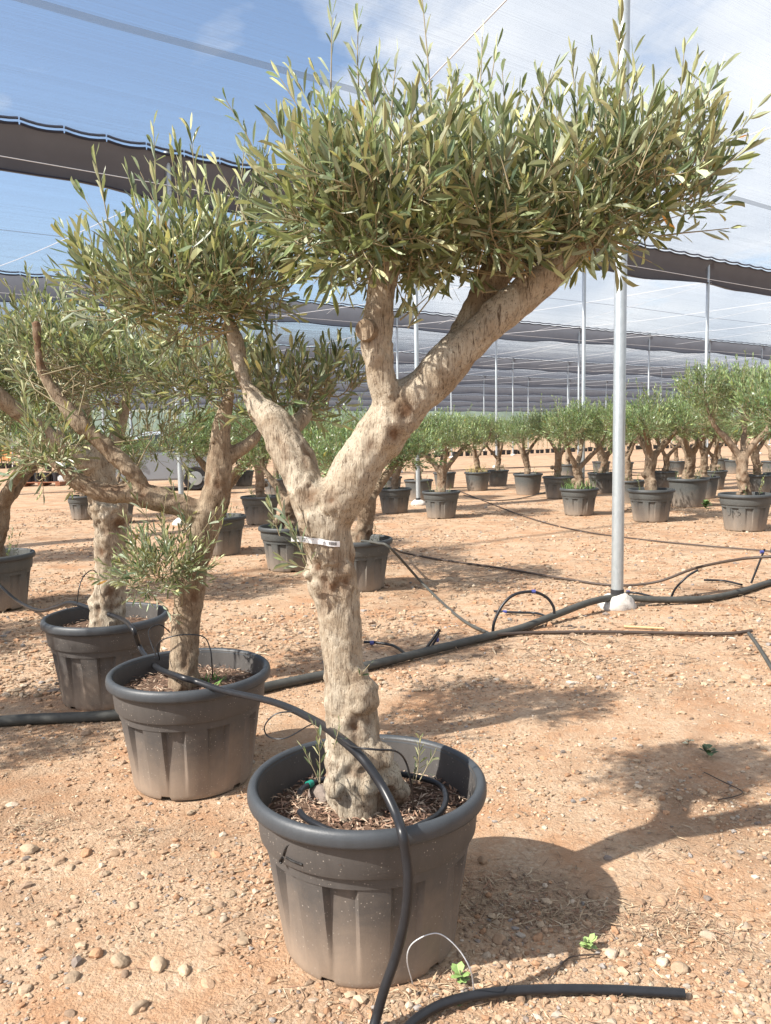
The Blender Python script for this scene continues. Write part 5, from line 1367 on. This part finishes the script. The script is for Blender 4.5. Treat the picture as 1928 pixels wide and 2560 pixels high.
# ------------------------------------------------------------------ white plant tag on the trunk
def trunk_hit(px, py):
    d = Vector(ray(px, py)).normalized(); h = BV_TRUNK.ray_cast(Vector((0, 0, CH)), d)
    return np.array(h[0]) if h[0] is not None else None
tg = empty('plant_tag', tuple(at_y(790, 1352, 2.16))); tag(tg, 'white plastic plant tag with barcode strapped round the forked trunk', 'tag')
of3 = -np.array(tg.location[:])
cols = [(728, 1347), (738, 1346), (752, 1348), (766, 1349), (778, 1352), (790, 1353), (802, 1354), (814, 1357), (826, 1359), (838, 1360), (850, 1360)]
ys = []
for (a, b) in cols:
    hts = [trunk_hit(a, b + d) for d in (-7, 0, 7)]; hts = [h_[1] for h_ in hts if h_ is not None]; ys.append(min(hts) - .0035 if hts else None)
known = [i for i, v in enumerate(ys) if v is not None]
ys = np.interp(range(len(ys)), known, [ys[i] for i in known]) if known else np.full(len(cols), 2.15)
ys[:4] = min(ys[:6]) - .002
for _ in range(2): ys = np.minimum(ys, np.convolve(np.pad(ys, 1, mode='edge'), [.3, .4, .3], 'valid'))
def strap(px, dyv, lift=0.):
    """a point on the strap: px column, dyv pixels from its centre line"""
    xs = [c_[0] for c_ in cols]; b = np.interp(px, xs, [c_[1] for c_ in cols]); y = np.interp(px, xs, ys) - lift
    return at_y(px, b + dyv, y) + of3
p = Poly(); n = 40; pxs = np.linspace(728, 850, n); V_ = []
for a in pxs: V_ += [strap(a, -7.2), strap(a, 7.2), strap(a, 7.2, -.0010), strap(a, -7.2, -.0010)]
Fs_ = [(i * 4 + j, (i + 1) * 4 + j, (i + 1) * 4 + (j + 1) % 4, i * 4 + (j + 1) % 4) for i in range(n - 1) for j in range(4)] + [(0, 1, 2, 3), ((n - 1) * 4, (n - 1) * 4 + 3, (n - 1) * 4 + 2, (n - 1) * 4 + 1)]
p.add(V_, Fs_); p.obj('strap', MAT['white'], tg)
def ink(x0, x1, y0, y1, name='printed_mark'):
    q = Poly(); q.add([strap(x0, y0, .0006), strap(x1, y0, .0006), strap(x1, y1, .0006), strap(x0, y1, .0006), strap(x0, y0, .0002), strap(x1, y0, .0002), strap(x1, y1, .0002), strap(x0, y1, .0002)], [(0, 1, 2, 3), (4, 7, 6, 5), (0, 1, 5, 4), (1, 2, 6, 5), (2, 3, 7, 6), (3, 0, 4, 7)])
    return q
kp = Poly(); kp.add([strap(737 + 3. * math.cos(t), 0 + 3. * math.sin(t), .0007) for t in np.linspace(0, 6.283, 14, endpoint=False)], [tuple(range(14))]); kk = ink(738, 748, -.9, .9); kp.add(kk.v, kk.f); kp.obj('keyhole', MAT['ink'], tg)
bp = Poly()
for x0, w_ in ((822, .5), (824, 1.), (826.2, .5), (828, .6), (829.6, 1.2), (831.8, .5), (833.5, 1.1), (835.6, .6), (837.4, 1.4), (839.8, .6), (841.2, .8)):
    q = ink(x0, x0 + w_, -4.4, 3.6); bp.add(q.v, q.f)
bp.obj('barcode', MAT['ink'], tg)
tp = Poly()
for x0, x1, y in ((756, 759, -2), (760, 762.5, -2), (763.5, 766, -2), (760.5, 764, 3.2), (782, 784, -3.6), (809, 811, .5), (812.5, 814.5, .5)):
    q = ink(x0, x1, y - .7, y + .7); tp.add(q.v, q.f)
tp.obj('print', MAT['ink'], tg)
# black paint scrawl on the main pot
strokes('painted_scrawl', tree1, 1., [[(738, 2103), (722, 2113), (713, 2126), (709, 2138)], [(706, 2144), (700, 2153), (704, 2158)], [(716, 2144), (735, 2154), (756, 2162)]], .0035, MAT['ink'], .001)

# ------------------------------------------------------------------ weeds on the gravel
def weed(px, py, n, size, col, label, seed):
    rng = np.random.default_rng(seed); g = gp(px, py); root = empty('weed', (g[0], g[1], ground_z(g[0], g[1]))); V = []; Q = []; T = []
    stem = Poly()
    for i in range(n):
        a = rng.uniform(0, 6.28); el = rng.uniform(.1, 1.1); L = size * rng.uniform(.6, 1.1); d = np.array([math.cos(a) * math.cos(el), math.sin(a) * math.cos(el), math.sin(el)])
        s = nrm(np.cross(d, (0, 0, 1))); b0 = np.array([0, 0, rng.uniform(.004, size * .8)]); no = np.cross(s, d); w_ = L * .32
        pts = [b0, b0 + d * L * .35 - s * w_ * .7, b0 + d * L * .35 + s * w_ * .7, b0 + d * L * .7 - s * w_ - no * L * .04, b0 + d * L * .7 + s * w_ - no * L * .04, b0 + d * L - no * L * .15]
        k = len(V); V += pts; Q += [(k, k + 2, k + 1), (k + 1, k + 2, k + 4), (k + 1, k + 4, k + 3), (k + 3, k + 4, k + 5)]; T += [np.array(col) * rng.uniform(.7, 1.3)] * 6
    o = link('leaves', np_mesh('leaves', np.array(V), np.array(Q), MAT['weed'], np.array(T)), root); o['kind'] = 'stuff'
    Poly().tube([(0, 0, -.002), (.002, 0, size * .5), (0, .003, size)], .0016, 5).obj('stem', MAT['twig'], root)
    tag(root, label, 'weed')
weed(1472, 2372, 16, .030, (.26, .36, .13), 'small bright green weed at the edge of the pot shadow', 1)
weed(1150, 2455, 14, .034, (.24, .36, .12), 'pale green weed beside the cut hose end', 2)
weed(1155, 2515, 8, .024, (.22, .33, .11), 'tiny green weed just below the cut hose', 3)
weed(1770, 1888, 12, .045, (.07, .11, .05), 'fallen dark olive sprig lying in the crown shadow', 4)
weed(1720, 1858, 6, .03, (.4, .42, .3), 'pale fallen leaf cluster by the dark sprig', 5)
weed(1590, 1275, 30, .12, (.10, .17, .05), 'low green weed tuft between two background pots', 6)
weed(1765, 1270, 30, .12, (.11, .18, .06), 'green weed patch behind the tall pole pots', 7)
weed(548, 1695, 1, .01, (.1, .2, .06), 'tiny', 8) if False else None
g_ = grass_tuft((.10, .03, .385), .05, 14, .07, (.14, .26, .07), 'grass', tree2, 9); g_['kind'] = 'stuff'
